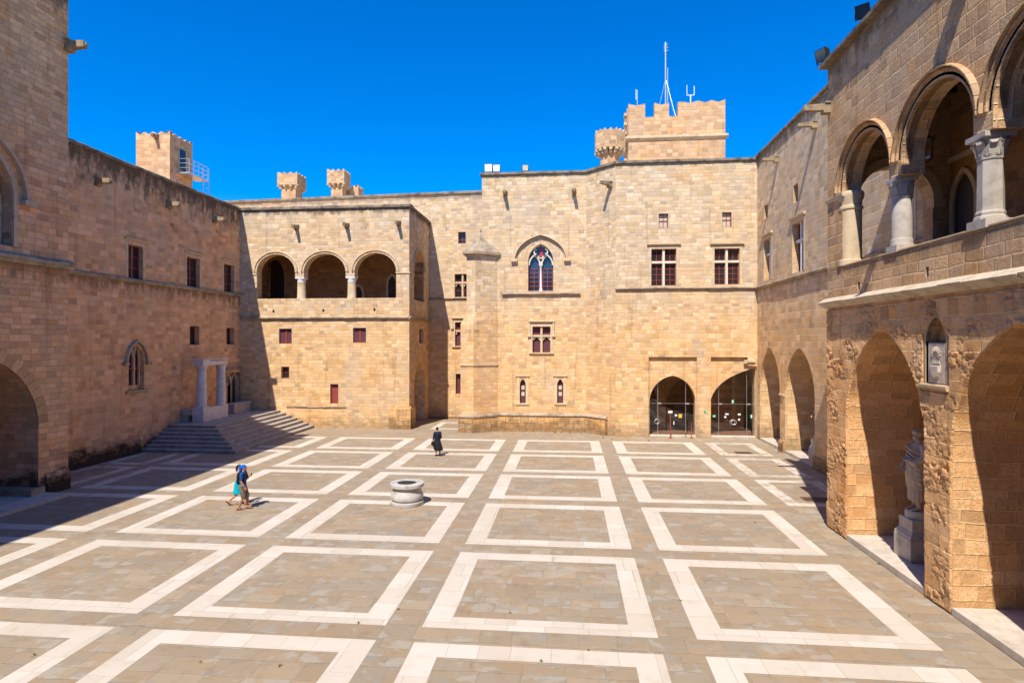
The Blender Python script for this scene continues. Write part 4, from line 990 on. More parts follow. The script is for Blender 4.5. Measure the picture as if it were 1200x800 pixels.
FLb.panel(mb, 8.2, 15.6); part(mb, 'gallery_wall', M['inner'], t)
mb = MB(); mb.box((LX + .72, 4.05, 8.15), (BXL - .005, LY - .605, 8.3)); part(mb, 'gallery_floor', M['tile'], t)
mb = MB(); mb.box((LX + .725, 4.06, 15.45), (BXL - .006, LY - .61, 15.58))
for k in range(24): y = 4.5 + k * .75; mb.box((LX + .73, y, 15.22), (BXL - .01, y + .16, 15.449))
part(mb, 'timber_ceiling', M['wood'], t)
mb = MB(); FLb.ring(mb, gpoly(.0), .22, .08, chamfer=.05); FLb.box(mb, gy[0] - 1.0, gy[0] + 1.0, gz + 1.75, gz + 1.92, -.1, .02)
FLb.box(mb, gy[0] - 1.0, gy[0] - .85, ZP - .9, gz + 1.75, -.08, .02); FLb.box(mb, gy[0] + .85, gy[0] + 1.0, ZP - .9, gz + 1.75, -.08, .02)
gd = part(mb, 'gothic_door', M['trim'], uw_)
mb = MB(); FLb.poly(mb, gpoly(-.02), -.012); part(mb, 'door_leaf', M['wood'], gd)
mb = MB()
for ar, yc in zip(arcs, arch_c):
    FL.ring(mb, ar, .1, -.1, .3); FL.ring(mb, round_arch(lu(yc), RA + .06, ZS, 24), .1, .0, .12, .03); FL.ring(mb, round_arch(lu(yc), RA + .16, ZS, 24), .1, .06, .05, .04); FL.ring(mb, round_arch(lu(yc), RA + .262, ZS, 24), .07, .14, .05, .04)
part(mb, 'arch_moulding', M['voussoir_old'], uw_, smooth=True, angle=50)
mb = MB()
for ar in (narc,): FLm.ring(mb, ar, .3, .06, .05)
FLm.box(mb, ua - .5, ua + .02, 11.35, 11.6, -.1, .1); FLm.box(mb, ub - .02, ub + .35, 11.35, 11.6, -.1, .1); part(mb, 'end_arch', M['trim'], uw_)
for k in range(3):
    yc = arch_c[k] - SP / 2; c = FL.w(lu(yc) - .12, 0, .24); zb, zt = ZP - .06, 11.42
    h_ = .29 + .03 * k
    mb = MB()
    mb.box((c.x - h_, c.y - h_, zb), (c.x + h_, c.y + h_, zb + .2)); mb.lathe([(h_ * 1.02, zb + .2), (h_, zb + .27), (.28, zb + .30), (.29, zb + .36), (.262, zb + .42)], c, 8 if k else 20, math.pi / 8)
    bs = (8, math.pi / 8) if k else (22, 0)
    mb.lathe([(.262, zb + .42), (.25, zt - .62), (.24, zt - .6)], c, *bs)
    mb.lathe([(.268, zt - .6), (.275, zt - .56), (.26, zt - .53)], c, *bs)
    cl = part(mb, 'column', M['grey_marble'], t, smooth=(k == 0), bevel=0)
    mb = MB(); mb.lathe([(.27, zt - .53), (.275, zt - .4), (.30, zt - .24), (h_ * 1.08, zt - .12)], c, 16)
    for q in range(8):                         # leaves curling under the abacus
        an = q * math.pi / 4 + math.pi / 8; d = Vector((math.cos(an), math.sin(an), 0)); b = Vector((-d.y, d.x, 0))
        L = [(.27, zt - .5, .09), (.29, zt - .36, .10), (h_ * 1.12, zt - .20, .09), (h_ * 1.16, zt - .27, .05)]
        pr = [[Vector((c.x, c.y, 0)) + d * rr + b * (s * ww) + Vector((0, 0, z)) for s in (-1, 1)] for rr, z, ww in L]
        for i in range(3): mb.face([pr[i][0], pr[i][1], pr[i + 1][1], pr[i + 1][0]]); mb.face([q_ - d * .05 for q_ in (pr[i][0], pr[i + 1][0], pr[i + 1][1], pr[i][1])])
    mb.box((c.x - h_ * 1.05, c.y - h_ * 1.05, zt - .12), (c.x + h_ * 1.05, c.y + h_ * 1.05, zt - .004)); part(mb, 'capital', M['grey_marble'], cl)
# half column at the far jamb
c = FL.w(lu(21.65), 0, .34); mb = MB()
mb.lathe([(.40, ZP - .02), (.40, ZP + .16), (.33, ZP + .2), (.33, 11.2), (.37, 11.24), (.37, 11.32), (.33, 11.36), (.34, 11.5), (.40, 11.66), (.40, 11.78), (.37, 11.84)], c, 24); part(mb, 'half_column', M['trim'], uw_, smooth=True)
mb = MB(); FL.strip(mb, -.06, lu(21.4), [(-.02, 11.66), (.05, 11.68), (.08, 11.76), (.08, 11.83), (-.02, 11.86)]); part(mb, 'impost', M['trim'], uw_)
coping(FL, t, -.22, FL.L, 16.65, .18, .24, .9)
mb = MB(); a = -.2
while a < FL.L - .3:
    b = min(a + random.uniform(.75, 1.25), FL.L); j = lambda: random.uniform(-.012, .012); p_ = .28 + j() * 1.5; e1 = j()
    FL.strip(mb, a + .004, b - .004, [(-.02, 7.90), (.06, 7.90), (.10, 7.97), (p_ - .03, 8.03 + e1), (p_, 8.09 + e1), (.02, 8.25 + e1), (-.02, 8.26)]); a = b
part(mb, 'string_course', M['ledge_worn'], t)
mb = MB(); FL.strip(mb, lu(21.4), FL.L, [(-.74, ZP - .05), (.03, ZP - .05), (.03, ZP - .008), (-.74, ZP - .006)]); part(mb, 'parapet_cap', M['trim'], t, bevel=.01)
mb = MB()
for a, b in lows: FL.box(mb, lu(a) + .005, lu(b) - .005, .003, .2, -.03, 3.55)
part(mb, 'threshold_step', M['step'], t, bevel=.02)
spout(FL, t, (972, 126), .9, .12)
spout(FL, t, (1138, -42), 1.5, .15)
# niche with a weathered relief
mb = MB(); FL.ring(mb, npoly, .07, .02, .1, .02)
for a in (na - .02, nb - .06): mb.tube([FL.w(a + .04, 5.66, .1), FL.w(a + .04, 6.68, .1)], .045, 8)
FL.strip(mb, na - .16, nb + .16, [(-.02, 5.44), (.1, 5.46), (.13, 5.52), (.13, 5.58), (-.02, 5.615)])
nc = part(mb, 'niche', M['trim_brown'], t)
mb = MB(); FL.box(mb, na + .10, nb - .04, 5.63, 6.66, -.012, .3); M['relief'] = plain_stone('relief_marble', (.58, .48, .37), .3, 6, .4, stain=.35, dark=(.28, .22, .16)); rl = part(mb, 'relief_panel', M['relief'], nc, bevel=.015)
mb = MB(); um = (na + nb) / 2 + .03
sh = [(um - .2, 6.12), (um + .2, 6.12), (um + .2, 5.92), (um + .12, 5.79), (um, 5.72), (um - .12, 5.79), (um - .2, 5.92)]
lo = [FL.w(u, z, -.014) for u, z in sh]; hi = [FL.w(um + (u - um) * .75, 5.93 + (z - 5.93) * .75, -.075) for u, z in sh]
mb.face(lo[::-1]); mb.face(hi)
for i in range(7): mb.face([lo[i], lo[(i + 1) % 7], hi[(i + 1) % 7], hi[i]])
part(mb, 'shield', M['relief'], nc)
mb = MB()
for k in range(5): a = um - .17 + k * .07; FL.box(mb, a, a + .045, 6.14, 6.2, -.05, -.014)
FL.box(mb, um - .19, um + .19, 6.125, 6.14, -.06, -.014)
for k in range(9): th = math.pi * k / 8; mb.tube([FL.w(um + .12 * math.cos(th), 6.32 + .14 * math.sin(th), -.02), FL.w(um + .19 * math.cos(th), 6.36 + .22 * math.sin(th), -.02)], [.03, .015], 6)
part(mb, 'crest', M['relief'], nc)
# ================================================================== UNSEEN SOUTH RANGE (behind the view, added to keep sky light off shaded walls)
t = thing('unseen_south_range', 'plain unseen stone range closing the courtyard behind the viewpoint, added to cut sky light', 'building', (-5, -6, 0))
FSo = Facade((TX, -2.2), (EX + 6, -2.2), (0, -20))
for k in range(6):
    u = 3.5 + 6.2 * k; FSo.hole([(u, 9.6), (u + 1.3, 9.6), (u + 1.3, 12.0), (u, 12.0)], .4, False)
    FSo.notch_at([(u - 1, 0)] + pointed_arch(u - 1, u + 2.6, 3., 5.6, 8) + [(u + 2.6, 0)], 2.5, True)
mb = MB(); FSo.panel(mb, 0, 16.5); mb.face([(TX, -2.2, 16.5), (EX + 6, -2.2, 16.5), (EX + 6, -14, 16.5), (TX, -14, 16.5)]); mb.face([(TX, -14, 0), (EX + 6, -14, 0), (EX + 6, -14, 16.5), (TX, -14, 16.5)]); part(mb, 'wall', M['front'], t)
for k in range(6):
    u = 3.5 + 6.2 * k; mb = MB(); FSo.box(mb, u, u + 1.3, 9.6, 12.0, .35, .42); FSo.box(mb, u + .6, u + .7, 9.6, 12.0, .28, .349); part(mb, 'window', M['pane'], t)
coping(FSo, t, 0, FSo.L, 16.5, .2, .15); ledge(FSo, t, 0, FSo.L, 8.2, .22, .2)
# hanging lantern in the gallery
lp = FL.px(1084, 175, 1.9); c = FL.w(lp[0], lp[1], 1.9)
lt = thing('hanging_lantern', 'black wrought iron lantern hanging in the upper right gallery', 'lantern', (c.x, c.y, c.z - .45))
mb = MB(); mb.tube([(c.x, c.y, c.z + .45), (c.x, c.y, 15.2)], .015, 6); part(mb, 'chain', M['iron'], lt)
mb = MB(); mb.lathe([(.06, c.z + .45), (.25, c.z + .3), (.27, c.z + .28), (.02, c.z + .29)], c * 1.0 - Vector((0, 0, c.z)), 6)
for k in range(6):
    an = k * math.pi / 3; mb.tube([(c.x + .24 * math.cos(an), c.y + .24 * math.sin(an), c.z + .3), (c.x + .2 * math.cos(an), c.y + .2 * math.sin(an), c.z - .3), (c.x, c.y, c.z - .45)], .018, 6)
    mb.tube([(c.x + .24 * math.cos(an), c.y + .24 * math.sin(an), c.z + .3), (c.x + .33 * math.cos(an), c.y + .33 * math.sin(an), c.z + .38)], .014, 5)
part(mb, 'cage', M['iron'], lt)
mb = MB(); mb.lathe([(.17, c.z - .28), (.2, c.z + .27)], c - Vector((0, 0, c.z)), 6); part(mb, 'glass', M['glass'], lt)

# ================================================================== ROOFTOPS
def fish_top(u0, u1, z, h, n=3):
    """one swallow-tail merlon outline, left to right"""
    L = u1 - u0; return [(u0, z + h), (u0 + L * .28, z + h * .90), (u0 + L * .5, z + h * .80), (u0 + L * .72, z + h * .90), (u1, z + h)]
def crest_outline(u0, u1, z0, z1, parts, gaps):
    pass
Yt = 49.0; q = lambda x, y: at_y(x, y, Yt)
t = thing('square_tower', 'square crenellated tower rising behind the right corner block, antennas on its roof', 'tower', ((q(735, 187).x + q(850, 187).x) / 2, Yt + 3, 17))
xa, xb = q(736, 150).x, q(850, 150).x; zt = q(790, 136.5).z; zm = q(760, 122.5).z; zr = q(790, 119).z
out = [(xa, 16), (xb, 16), (xb, q(850, 116.5).z)]
for px, py in ((842, 119.5), (834, 117.5), (826, 120), (818, 118), (808, 121), (801, 119.3), (794.5, 119.5), (794.5, 136), (784, 136.3), (784, 120.5), (775, 123), (766.8, 120.5), (766.8, 137), (756, 137.5), (756, 121.5), (746, 124), (736.5, 122)): out.append((q(px, py).x, q(px, py).z))
out = [(x - xa, z) for x, z in out]
FS = Facade((xa, Yt), (xb, Yt), (xa, 80)); mb = MB()
FS.poly(mb, out, 0); FS.poly(mb, out, .5)
for i in range(len(out)): a, b = out[i], out[(i + 1) % len(out)]; mb.face([FS.w(*a), FS.w(*b), FS.w(*b, .5), FS.w(*a, .5)])
L = xb - xa; D = 3.6
for s in (0, 1):
    x = xa + .004 if s == 0 else xb - .004
    pr = [(0.5, 16), (D, 16), (D, zr), (D - .5, zr - .12), (D - 1, zr), (D - 1, zt), (D - 1.5, zt), (D - 1.5, zr), (D - 2, zr - .12), (D - 2.5, zr), (D - 2.5, zt), (.5, zt)]
    for dx in (0, .5 * (1 if s == 0 else -1)):
        tri = geometry.tessellate_polygon([[Vector((u, z, 0)) for u, z in pr]])
        for tt in tri: mb.face([(x + dx, Yt + pr[i][0], pr[i][1]) for i in tt])
    for i in range(len(pr)): a, b = pr[i], pr[(i + 1) % len(pr)]; e = .5 * (1 if s == 0 else -1); mb.face([(x, Yt + a[0], a[1]), (x, Yt + b[0], b[1]), (x + e, Yt + b[0], b[1]), (x + e, Yt + a[0], a[1])])
mb.face([(xa, Yt + .3, zt - 1), (xb, Yt + .3, zt - 1), (xb, Yt + D, zt - 1), (xa, Yt + D, zt - 1)])
mb.face([(xa, Yt + D, 16), (xb, Yt + D, 16), (xb, Yt + D, zt), (xa, Yt + D, zt)])
part(mb, 'wall', M['roofstone'], t)
zc = q(790, 161).z; mb = MB(); FS.strip(mb, -.2, L + .2, [(-.02, zc - .22), (.08, zc - .2), (.12, zc - .1), (.2, zc - .04), (.2, zc + .1), (-.02, zc + .2)])
mb.box((xa - .2, Yt + .02, zc - .2), (xa - .003, Yt + D, zc + .1)); part(mb, 'string_course', M['trim'], t)
mb = MB()
for k in range(6): z = zm - .5 - k * .75; mb.box((xa - .22, Yt + 1.0, z), (xa + .02, Yt + 1.6, z + .25))
part(mb, 'corbel', M['trim'], t, bevel=.03)
pM = q(780, 119); ym = Yt + 1.6
def qq(x, y): return at_y(x, y, ym)
t = thing('antenna_mast', 'tall thin guyed antenna mast on the square tower', 'antenna', (qq(780, 130).x, ym, zt - 1))
mx_ = qq(780, 100).x; zt1 = qq(780, 50).z
mb = MB(); mb.tube([(mx_, ym, zt - 1), (mx_, ym, qq(780, 62).z)], .07, 8); mb.tube([(mx_ + .17, ym, zt - 1), (mx_ + .17, ym, qq(782, 80).z)], .025, 6); part(mb, 'mast', M['steel'], t)
mb = MB(); mb.tube([(mx_, ym, qq(780, 62).z), (mx_, ym, zt1)], .09, 8)
for k in range(3): z = qq(780, 60 - k * 3.5).z; mb.tube([(mx_ - .15, ym, z), (mx_ + .2, ym, z + .05)], .03, 6)
part(mb, 'antenna_head', M['steel'], t)
mb = MB()
for dx, dy in ((-.95, 0), (.95, .2), (-.8, .9), (.8, -1.0)): mb.tube([(mx_, ym, qq(780, 92).z), (mx_ + dx, ym + dy, zt - .4)], .007, 5)
part(mb, 'guy_wire', M['steel'], t)
t = thing('fork_antenna', 'small white forked antenna on the right half of the square tower', 'antenna', (qq(809, 118).x, ym, zt - 1))
a, b, c = qq(805, 112), qq(813.5, 112), qq(809.3, 118); mb = MB()
mb.tube([(c.x, ym, zt - 1), (c.x, ym, a.z)], .05, 8); mb.tube([(a.x, ym, a.z), (b.x, ym, a.z)], .035, 6); mb.tube([(a.x, ym, a.z), (a.x, ym, qq(805, 100).z)], .025, 6); mb.tube([(b.x, ym, a.z), (b.x, ym, qq(813, 101).z)], .03, 6)
part(mb, 'antenna_fork', M['white'], t)
t = thing('rod_antenna', 'short thin rod antenna on the left corner of the square tower', 'antenna', (qq(746.5, 120).x, ym, zt - 1))
c = qq(746.8, 112); mb = MB(); mb.tube([(c.x, ym, zt - 1), (c.x, ym, qq(747, 106).z)], .035, 6); mb.tube([(c.x - .1, ym, qq(746, 117).z), (c.x - .1, ym, qq(746, 105).z)], .05, 6); part(mb, 'rod', M['steel'], t)

def turret(label, name, x, y, zbase, zhead, ztop, rs, rh, n, rot, teeth, group=None):
    t = thing(name, label, 'turret', (x, y, zbase), group); rs_, rh_ = rs / math.cos(math.pi / n), rh / math.cos(math.pi / n)
    mb = MB(); mb.lathe([(rs_, zbase), (rs_, zhead + .3)], (x, y, 0), n, rot); part(mb, 'stem', M['roofstone'], t)
    H = ztop - zhead; mb = MB()
    mb.lathe([(rs_ + .02, zhead + .26), (rh_, zhead + .32), (rh_, ztop - H * .22), (rh_ * .8, ztop - H * .22)], (x, y, 0), n, rot)
    per = teeth // n
    for k in range(n):
        a0, a1 = rot + 2 * math.pi * k / n, rot + 2 * math.pi * (k + 1) / n
        A = Vector((x + rh_ * math.cos(a0), y + rh_ * math.sin(a0), 0)); B = Vector((x + rh_ * math.cos(a1), y + rh_ * math.sin(a1), 0)); C = Vector((x, y, 0))
        prev = None
        for j in range(2 * per + 1):
            f = j / (2 * per); p = A.lerp(B, f); z = ztop if j % 2 == 0 else ztop - H * .13
            p = Vector((p.x, p.y, z))
            if prev is not None:
                ins = lambda v: v + (C - Vector((v.x, v.y, 0))) * .2
                lo0, lo1 = Vector((prev.x, prev.y, ztop - H * .22)), Vector((p.x, p.y, ztop - H * .22))
                mb.face([lo0, lo1, p, prev]); mb.face([ins(lo1), ins(lo0), ins(prev), ins(p)]); mb.face([prev, p, ins(p), ins(prev)])
            prev = p
    part(mb, 'head', M['roofstone'], t)
    mb = MB()
    for k in range(n):
        a0, a1 = rot + 2 * math.pi * k / n, rot + 2 * math.pi * (k + 1) / n
        for f in ((.0, .33, .66) if n <= 4 else (0., .5)):
            p0 = Vector((math.cos(a0), math.sin(a0), 0)).lerp(Vector((math.cos(a1), math.sin(a1), 0)), f); d = p0.normalized(); b = Vector((-d.y, d.x, 0)); R0 = rs_ * p0.length; R1 = rh_ * p0.length; wd = .09 * rh / .9
            for (ra, rb_, z0, z1) in ((R0 - .03, R0 + (R1 - R0) * .55, zhead - .05, zhead + .14), (R0 - .03, R1 - .01, zhead + .14, zhead + .318)):
                P_ = [Vector((x, y, z0)) + d * rr + b * s * wd for rr, s in ((ra, -1), (rb_, -1), (rb_, 1), (ra, 1))]
                mb.hexa(P_ + [v + Vector((0, 0, z1 - z0)) for v in P_])
    part(mb, 'corbel', M['trim'], t)
    return t
a = lambda x, y, Y: at_y(x, y, Y)
Y = 46.5; turret('round crenellated turret on corbels beside the square tower', 'corbelled_turret', a(714.7, 180, Y).x, Y, 18.5, a(714, 182, Y).z, a(714, 155, Y).z, .72, 1.12, 8, math.pi / 8, 16)
Y = 60.; turret('left of the two small chimney turrets with battlemented heads above the long roof', 'chimney_turret', a(337.5, 215, Y).x, Y + .9, 17, a(336, 220.5, Y).z, a(336, 202, Y).z, .78, 1.08, 4, math.pi / 4, 12, 'chimney turrets on the north roof')
turret('chimney turret with a battlemented head standing next to the low square stump', 'chimney_turret', a(393.3, 210, Y).x, Y + .9, 17, a(393, 218, Y).z, a(393, 198, Y).z, .60, .92, 4, math.pi / 4, 12, 'chimney turrets on the north roof')
c0, c1 = a(402.5, 225, 62), a(420, 225, 62)
def cren_box(x0, x1, y0, y1, z0, z1, h, n):
    mb = MB(); mb.box((x0, y0, z0), (x1, y1, z1))
    for P0, P1, inn in (((x0, y0), (x1, y0), (0, 1)), ((x1, y0), (x1, y1), (-1, 0)), ((x1, y1), (x0, y1), (0, -1)), ((x0, y1), (x0, y0), (1, 0))):
        P0, P1 = Vector((*P0, 0)), Vector((*P1, 0)); i3 = Vector((*inn, 0)) * .3
        for j in range(2 * n):
            p, q_ = P0.lerp(P1, j / (2 * n)), P0.lerp(P1, (j + 1) / (2 * n)); za_, zb_ = (z1 + h, z1 + h * .45) if j % 2 == 0 else (z1 + h * .45, z1 + h)
            v = lambda a_, z: Vector((a_.x, a_.y, z))
            mb.face([v(p, z1), v(q_, z1), v(q_, zb_), v(p, za_)]); mb.face([v(q_ + i3, z1), v(p + i3, z1), v(p + i3, za_), v(q_ + i3, zb_)]); mb.face([v(p, za_), v(q_, zb_), v(q_ + i3, zb_), v(p + i3, za_)])
    return mb
t = thing('chimney_stump', 'low square battlemented chimney stump right of the second chimney turret', 'chimney', ((c0.x + c1.x) / 2, 63, 17))
part(cren_box(c0.x, c1.x, 62, 63.6, 17, a(410, 222, 62).z, .45, 3), 'stack', M['roofstone'], t)
# turret with a steel landing behind the left range
Y = 43.0; xr, xl = a(199, 200, Y).x, a(159.3, 200, Y).x; ztp = a(180, 160, Y).z
t = thing('stair_turret', 'square battlemented turret behind the left range with a steel landing on its shaded side', 'tower', ((xl + xr) / 2, Y + 1.5, 16))
part(cren_box(xl, xr, Y, Y + 2.75, 14, ztp, .38, 4), 'wall', M['roofstone'], t)
FX = Facade((xr, Y), (xr, Y + 2.75), (xr - 5, Y + 1)); u0, z0, u1, z1 = FX.rect(210, 175.5, 217.5, 200)
mb = MB(); FX.box(mb, u0, u1, z0, z1, -.012, .02); part(mb, 'door', M['pane'], t)
mb = MB(); FX.ring(mb, [(u0, z0), (u0, z1), (u1, z1), (u1, z0)], .1, .03); part(mb, 'door_frame', M['trim'], t)
zl = FX.px(208, 202)[1]; mb = MB(); FX.box(mb, u0 - .25, 3.3, zl - .1, zl, -1.0, -.015); part(mb, 'landing', M['steel'], t)
mb = MB()
for d in (-.97, -.55, -.1):
    for z in (zl + .35, zl + .7, zl + 1.05): pass
us = [u0 - .22 + k * (3.3 - u0 + .2) / 4 for k in range(5)]
for u in us: mb.tube([FX.w(u, zl, -.97), FX.w(u, zl + 1.05, -.97)], .03, 6)
for z in (zl + .35, zl + .7, zl + 1.05): mb.tube([FX.w(us[0], z, -.97), FX.w(us[-1], z, -.97)], .025, 6); mb.tube([FX.w(us[0], z, -.97), FX.w(us[0], z, -.03)], .025, 6)
for s in (-.97, -.45): mb.tube([FX.w(us[-1] + .15, zl - 2.2, s), FX.w(us[-1] + .15, zl + 1.0, s)], .03, 6)
for k in range(8): z = zl - 2.0 + k * .35; mb.tube([FX.w(us[-1] + .15, z, -.97), FX.w(us[-1] + .15, z, -.45)], .022, 6)
part(mb, 'railing', M['steel'], t)
FXs = Facade((xl, Y), (xr, Y), (xl, Y + 9)); spout(FXs, t, (184, 160.5), .6, .13)

# floodlights on the parapets
def flood(name, label, loc, rz, tilt, size, lens, group):
    t = thing(name, label, 'floodlight', loc, group, rz); s = size
    mb = MB()
    f = [Vector((x * s * .5, -.13, z * s * .5)) for x, z in ((-1, -1), (1, -1), (1, 1), (-1, 1))]; b = [Vector((x * s * .36, .16, z * s * .36)) for x, z in ((-1, -1), (1, -1), (1, 1), (-1, 1))]
    R = Matrix.Rotation(tilt, 3, 'X'); up = Vector((0, 0, s * .5 + .10))
    A = [R @ v + up for v in f]; B = [R @ v + up for v in b]
    mb.face(A); mb.face(B[::-1])
    for i in range(4): mb.face([A[i], B[i], B[(i + 1) % 4], A[(i + 1) % 4]])
    h = mb.build('housing', M['black'], t)
    mb = MB(); mb.face([R @ (v * 1.0 + Vector((-v.x * .12, -.006, -v.z * .12))) + up for v in f]); mb.build('lens', M[lens], h)
    mb = MB()
    for sx in (-1, 1): mb.tube([(sx * s * .56, .0, s * .5 + .10), (sx * s * .56, 0, .06), (0, 0, .05)], .022, 6)
    mb.tube([(0, 0, 0), (0, 0, .08)], .05, 8); mb.build('bracket', M['iron'], t)
    return t
gf = 'floodlights along the roof parapets'
for px, sz, lens, lb in ((572.5, .62, 'white', 'leftmost white faced floodlight on the parapet of the central block'), (582, .55, 'white', 'white faced floodlight just right of the leftmost one on the central parapet'), (615.7, .46, 'blind', 'small dull floodlight alone in the middle of the central parapet')):
    p = at_y(px, 205, CY + .3); flood('floodlight', lb, (p.x, CY + .3, z19 + .2), 0, .0, sz, lens, gf)
for py, px, sz, tl, lb in ((82, 968, .46, .25, 'upright floodlight at the far end of the near right roof edge'), (23, 1016, .42, .6, 'tilted floodlight on the near right roof edge, nearest the camera')):
    u, z = FL.px(px, py); c = FL.w(u, 16.83, -.1); flood('floodlight', lb, (c.x, c.y, 16.83), -math.pi / 2 + (.5 if tl < .5 else .9), tl, sz, 'pane_blue', gf)

# drain gratings
def grate(label, px, py, sx, sy):
    p = ground_at(px, py); t = thing('drain_grate', label, 'drain', (p.x, p.y, 0), 'rusty drain gratings in the paving')
    mb = MB()
    for k in range(9): x = p.x - sx / 2 + sx * (k + .25) / 9; mb.box((x, p.y - sy / 2, .006), (x + sx / 18, p.y + sy / 2, .016))
    part(mb, 'bars', M['rust'], t)
    mb = MB()
    for q_ in ((p.x - sx / 2 - .06, p.y - sy / 2 - .06, p.x + sx / 2 + .06, p.y - sy / 2), (p.x - sx / 2 - .06, p.y + sy / 2, p.x + sx / 2 + .06, p.y + sy / 2 + .06), (p.x - sx / 2 - .06, p.y - sy / 2, p.x - sx / 2, p.y + sy / 2), (p.x + sx / 2, p.y - sy / 2, p.x + sx / 2 + .06, p.y + sy / 2)):
        mb.box((q_[0], q_[1], .006), (q_[2], q_[3], .02))
    part(mb, 'rim', M['rust'], t)
    mb = MB(); mb.face([(p.x - sx / 2, p.y - sy / 2, .005), (p.x + sx / 2, p.y - sy / 2, .005), (p.x + sx / 2, p.y + sy / 2, .005), (p.x - sx / 2, p.y + sy / 2, .005)]); part(mb, 'pit', M['black'], t)
grate('rusty grating in sunlit paving in front of the wider glazed arch', 871, 530.5, .85, .5)
grate('rusty grating in the shade at the foot of the near right building', 956, 585, .95, .5)

# ================================================================== WELL HEAD
wc = ground_at(477, 590); t = thing('well_head', 'round white marble well head standing in the middle of the courtyard', 'well', (wc.x, wc.y, 0))
mb = MB(); mb.lathe([(.68, .004), (.69, .02), (.69, .15), (.67, .165), (.60, .168)], wc, 48); mb.lathe([(.58, .166), (.60, .20), (.655, .25), (.675, .33), (.66, .43), (.615, .53), (.585, .62), (.58, .70)], wc, 48); part(mb, 'drum', M['well'], t, smooth=True, angle=32)
mb = MB(); n = 48; pr = [(.56, .70), (.62, .715), (.685, .745), (.70, .76), (.70, .875), (.685, .89), (.41, .895), (.395, .885), (.39, .68)]
R_ = [[wc + Vector((r * math.cos(2 * math.pi * k / n), r * math.sin(2 * math.pi * k / n), z)) for k in range(n)] for r, z in pr]
for i in range(len(R_) - 1):
    for k in range(n): mb.face([R_[i][k], R_[i][(k + 1) % n], R_[i + 1][(k + 1) % n], R_[i + 1][k]])
part(mb, 'rim', M['well'], t, smooth=True, angle=32)
mb = MB(); mb.face([wc + Vector((.39 * math.cos(2 * math.pi * k / n), .39 * math.sin(2 * math.pi * k / n), .86)) for k in range(n)]); part(mb, 'cover', M['iron'], t)

# ================================================================== FIGURES (statues and people)
def remeshed(name, shapes, voxel, mat, parent, smooth=4, fac=.5):
    """one continuous surface grown over overlapping tapered limbs, ellipsoids and lofted folds"""
    bm = bmesh.new()
    for sh in shapes:
        if sh[0] == 'limb':
            pts = sh[1]
            for i, (p, r) in enumerate(pts):
                bmesh.ops.create_uvsphere(bm, u_segments=14, v_segments=10, radius=r, matrix=Matrix.Translation(Vector(p)))
                if i:
                    q, rq = pts[i - 1]; d = Vector(p) - Vector(q)
                    if d.length > 1e-5:
                        bmesh.ops.create_cone(bm, cap_ends=True, segments=14, radius1=rq, radius2=r, depth=d.length, matrix=Matrix.Translation((Vector(p) + Vector(q)) / 2) @ d.to_track_quat('Z', 'Y').to_matrix().to_4x4())
        elif sh[0] == 'ell':
            c, r = sh[1], sh[2]; rot = Matrix.Rotation(sh[3], 4, 'X') if len(sh) > 3 else Matrix()
            bmesh.ops.create_uvsphere(bm, u_segments=20, v_segments=14, radius=1, matrix=Matrix.Translation(Vector(c)) @ rot @ Matrix.Diagonal((*r, 1)))
        elif sh[0] == 'loft':                  # rings (z, rx, ry, cx, cy), folds, depth of fold, twist
            rings, k, amp, tw = sh[1:5]; n = 96; R = []
            for z, rx, ry, cx, cy in rings:
                L = []
                for i in range(n):
                    a = 2 * math.pi * i / n
                    f = 1 + amp * (math.sin(k * a + tw * z) + .5 * math.sin((k * 1.6 // 1) * a - tw * .7 * z + 1.3))
                    L.append(bm.verts.new((cx + rx * f * math.cos(a), cy + ry * f * math.sin(a), z)))
                R.append(L)
            for i in range(len(R) - 1):
                for j in range(n): bm.faces.new((R[i][j], R[i][(j + 1) % n], R[i + 1][(j + 1) % n], R[i + 1][j]))
            bm.faces.new(R[0][::-1]); bm.faces.new(R[-1])
    me = bpy.data.meshes.new(name); bm.to_mesh(me); bm.free()
    o = bpy.data.objects.new(name, me); COL.objects.link(o)
    m = o.modifiers.new('r', 'REMESH'); m.mode = 'VOXEL'; m.voxel_size = voxel; m.use_smooth_shade = True
    m2 = o.modifiers.new('s', 'SMOOTH'); m2.factor = fac; m2.iterations = smooth
    dg = bpy.context.evaluated_depsgraph_get(); me2 = bpy.data.meshes.new_from_object(o.evaluated_get(dg)); me2.name = name
    o.modifiers.clear(); o.data = me2; bpy.data.meshes.remove(me)
    me2.materials.clear(); me2.materials.append(mat)
    for p in me2.polygons: p.use_smooth = True
    o.parent = parent
    return o
def hand(wr, tip_dir, side, s=1., curl=.5):
    """palm, four unequal fingers and a thumb; side = +1 / -1 across the palm"""
    wr = Vector(wr); d = Vector(tip_dir).normalized(); x = Vector((0, 1, 0)) if abs(d.y) < .8 else Vector((0, 0, 1)); x = (x - d * x.dot(d)).normalized(); nrm = d.cross(x) * side
    sh = [('limb', [(wr, .027 * s), (wr + d * .045 * s, .03 * s), (wr + d * .085 * s, .03 * s)]), ('limb', [(wr + d * .08 * s - x * .026 * s, .018 * s), (wr + d * .08 * s + x * .026 * s, .018 * s)])]
    for k, (L, off) in enumerate(((.075, -.03), (.088, -.01), (.082, .01), (.062, .03))):
        b = wr + d * .09 * s + x * off * s; m = b + (d * .55 + nrm * curl * .25) * L * s; t = m + (d * .45 + nrm * curl * .8).normalized() * L * .5 * s
        sh.append(('limb', [(b, .0105 * s), (m, .0095 * s), (t, .008 * s)]))
    b = wr + d * .03 * s - x * .028 * s; sh.append(('limb', [(b, .014 * s), (b + (d * .5 - x * .6 + nrm * .3) * .05 * s, .011 * s), (b + (d * 1.1 - x * .7 + nrm * .6) * .065 * s, .009 * s)]))
    return sh
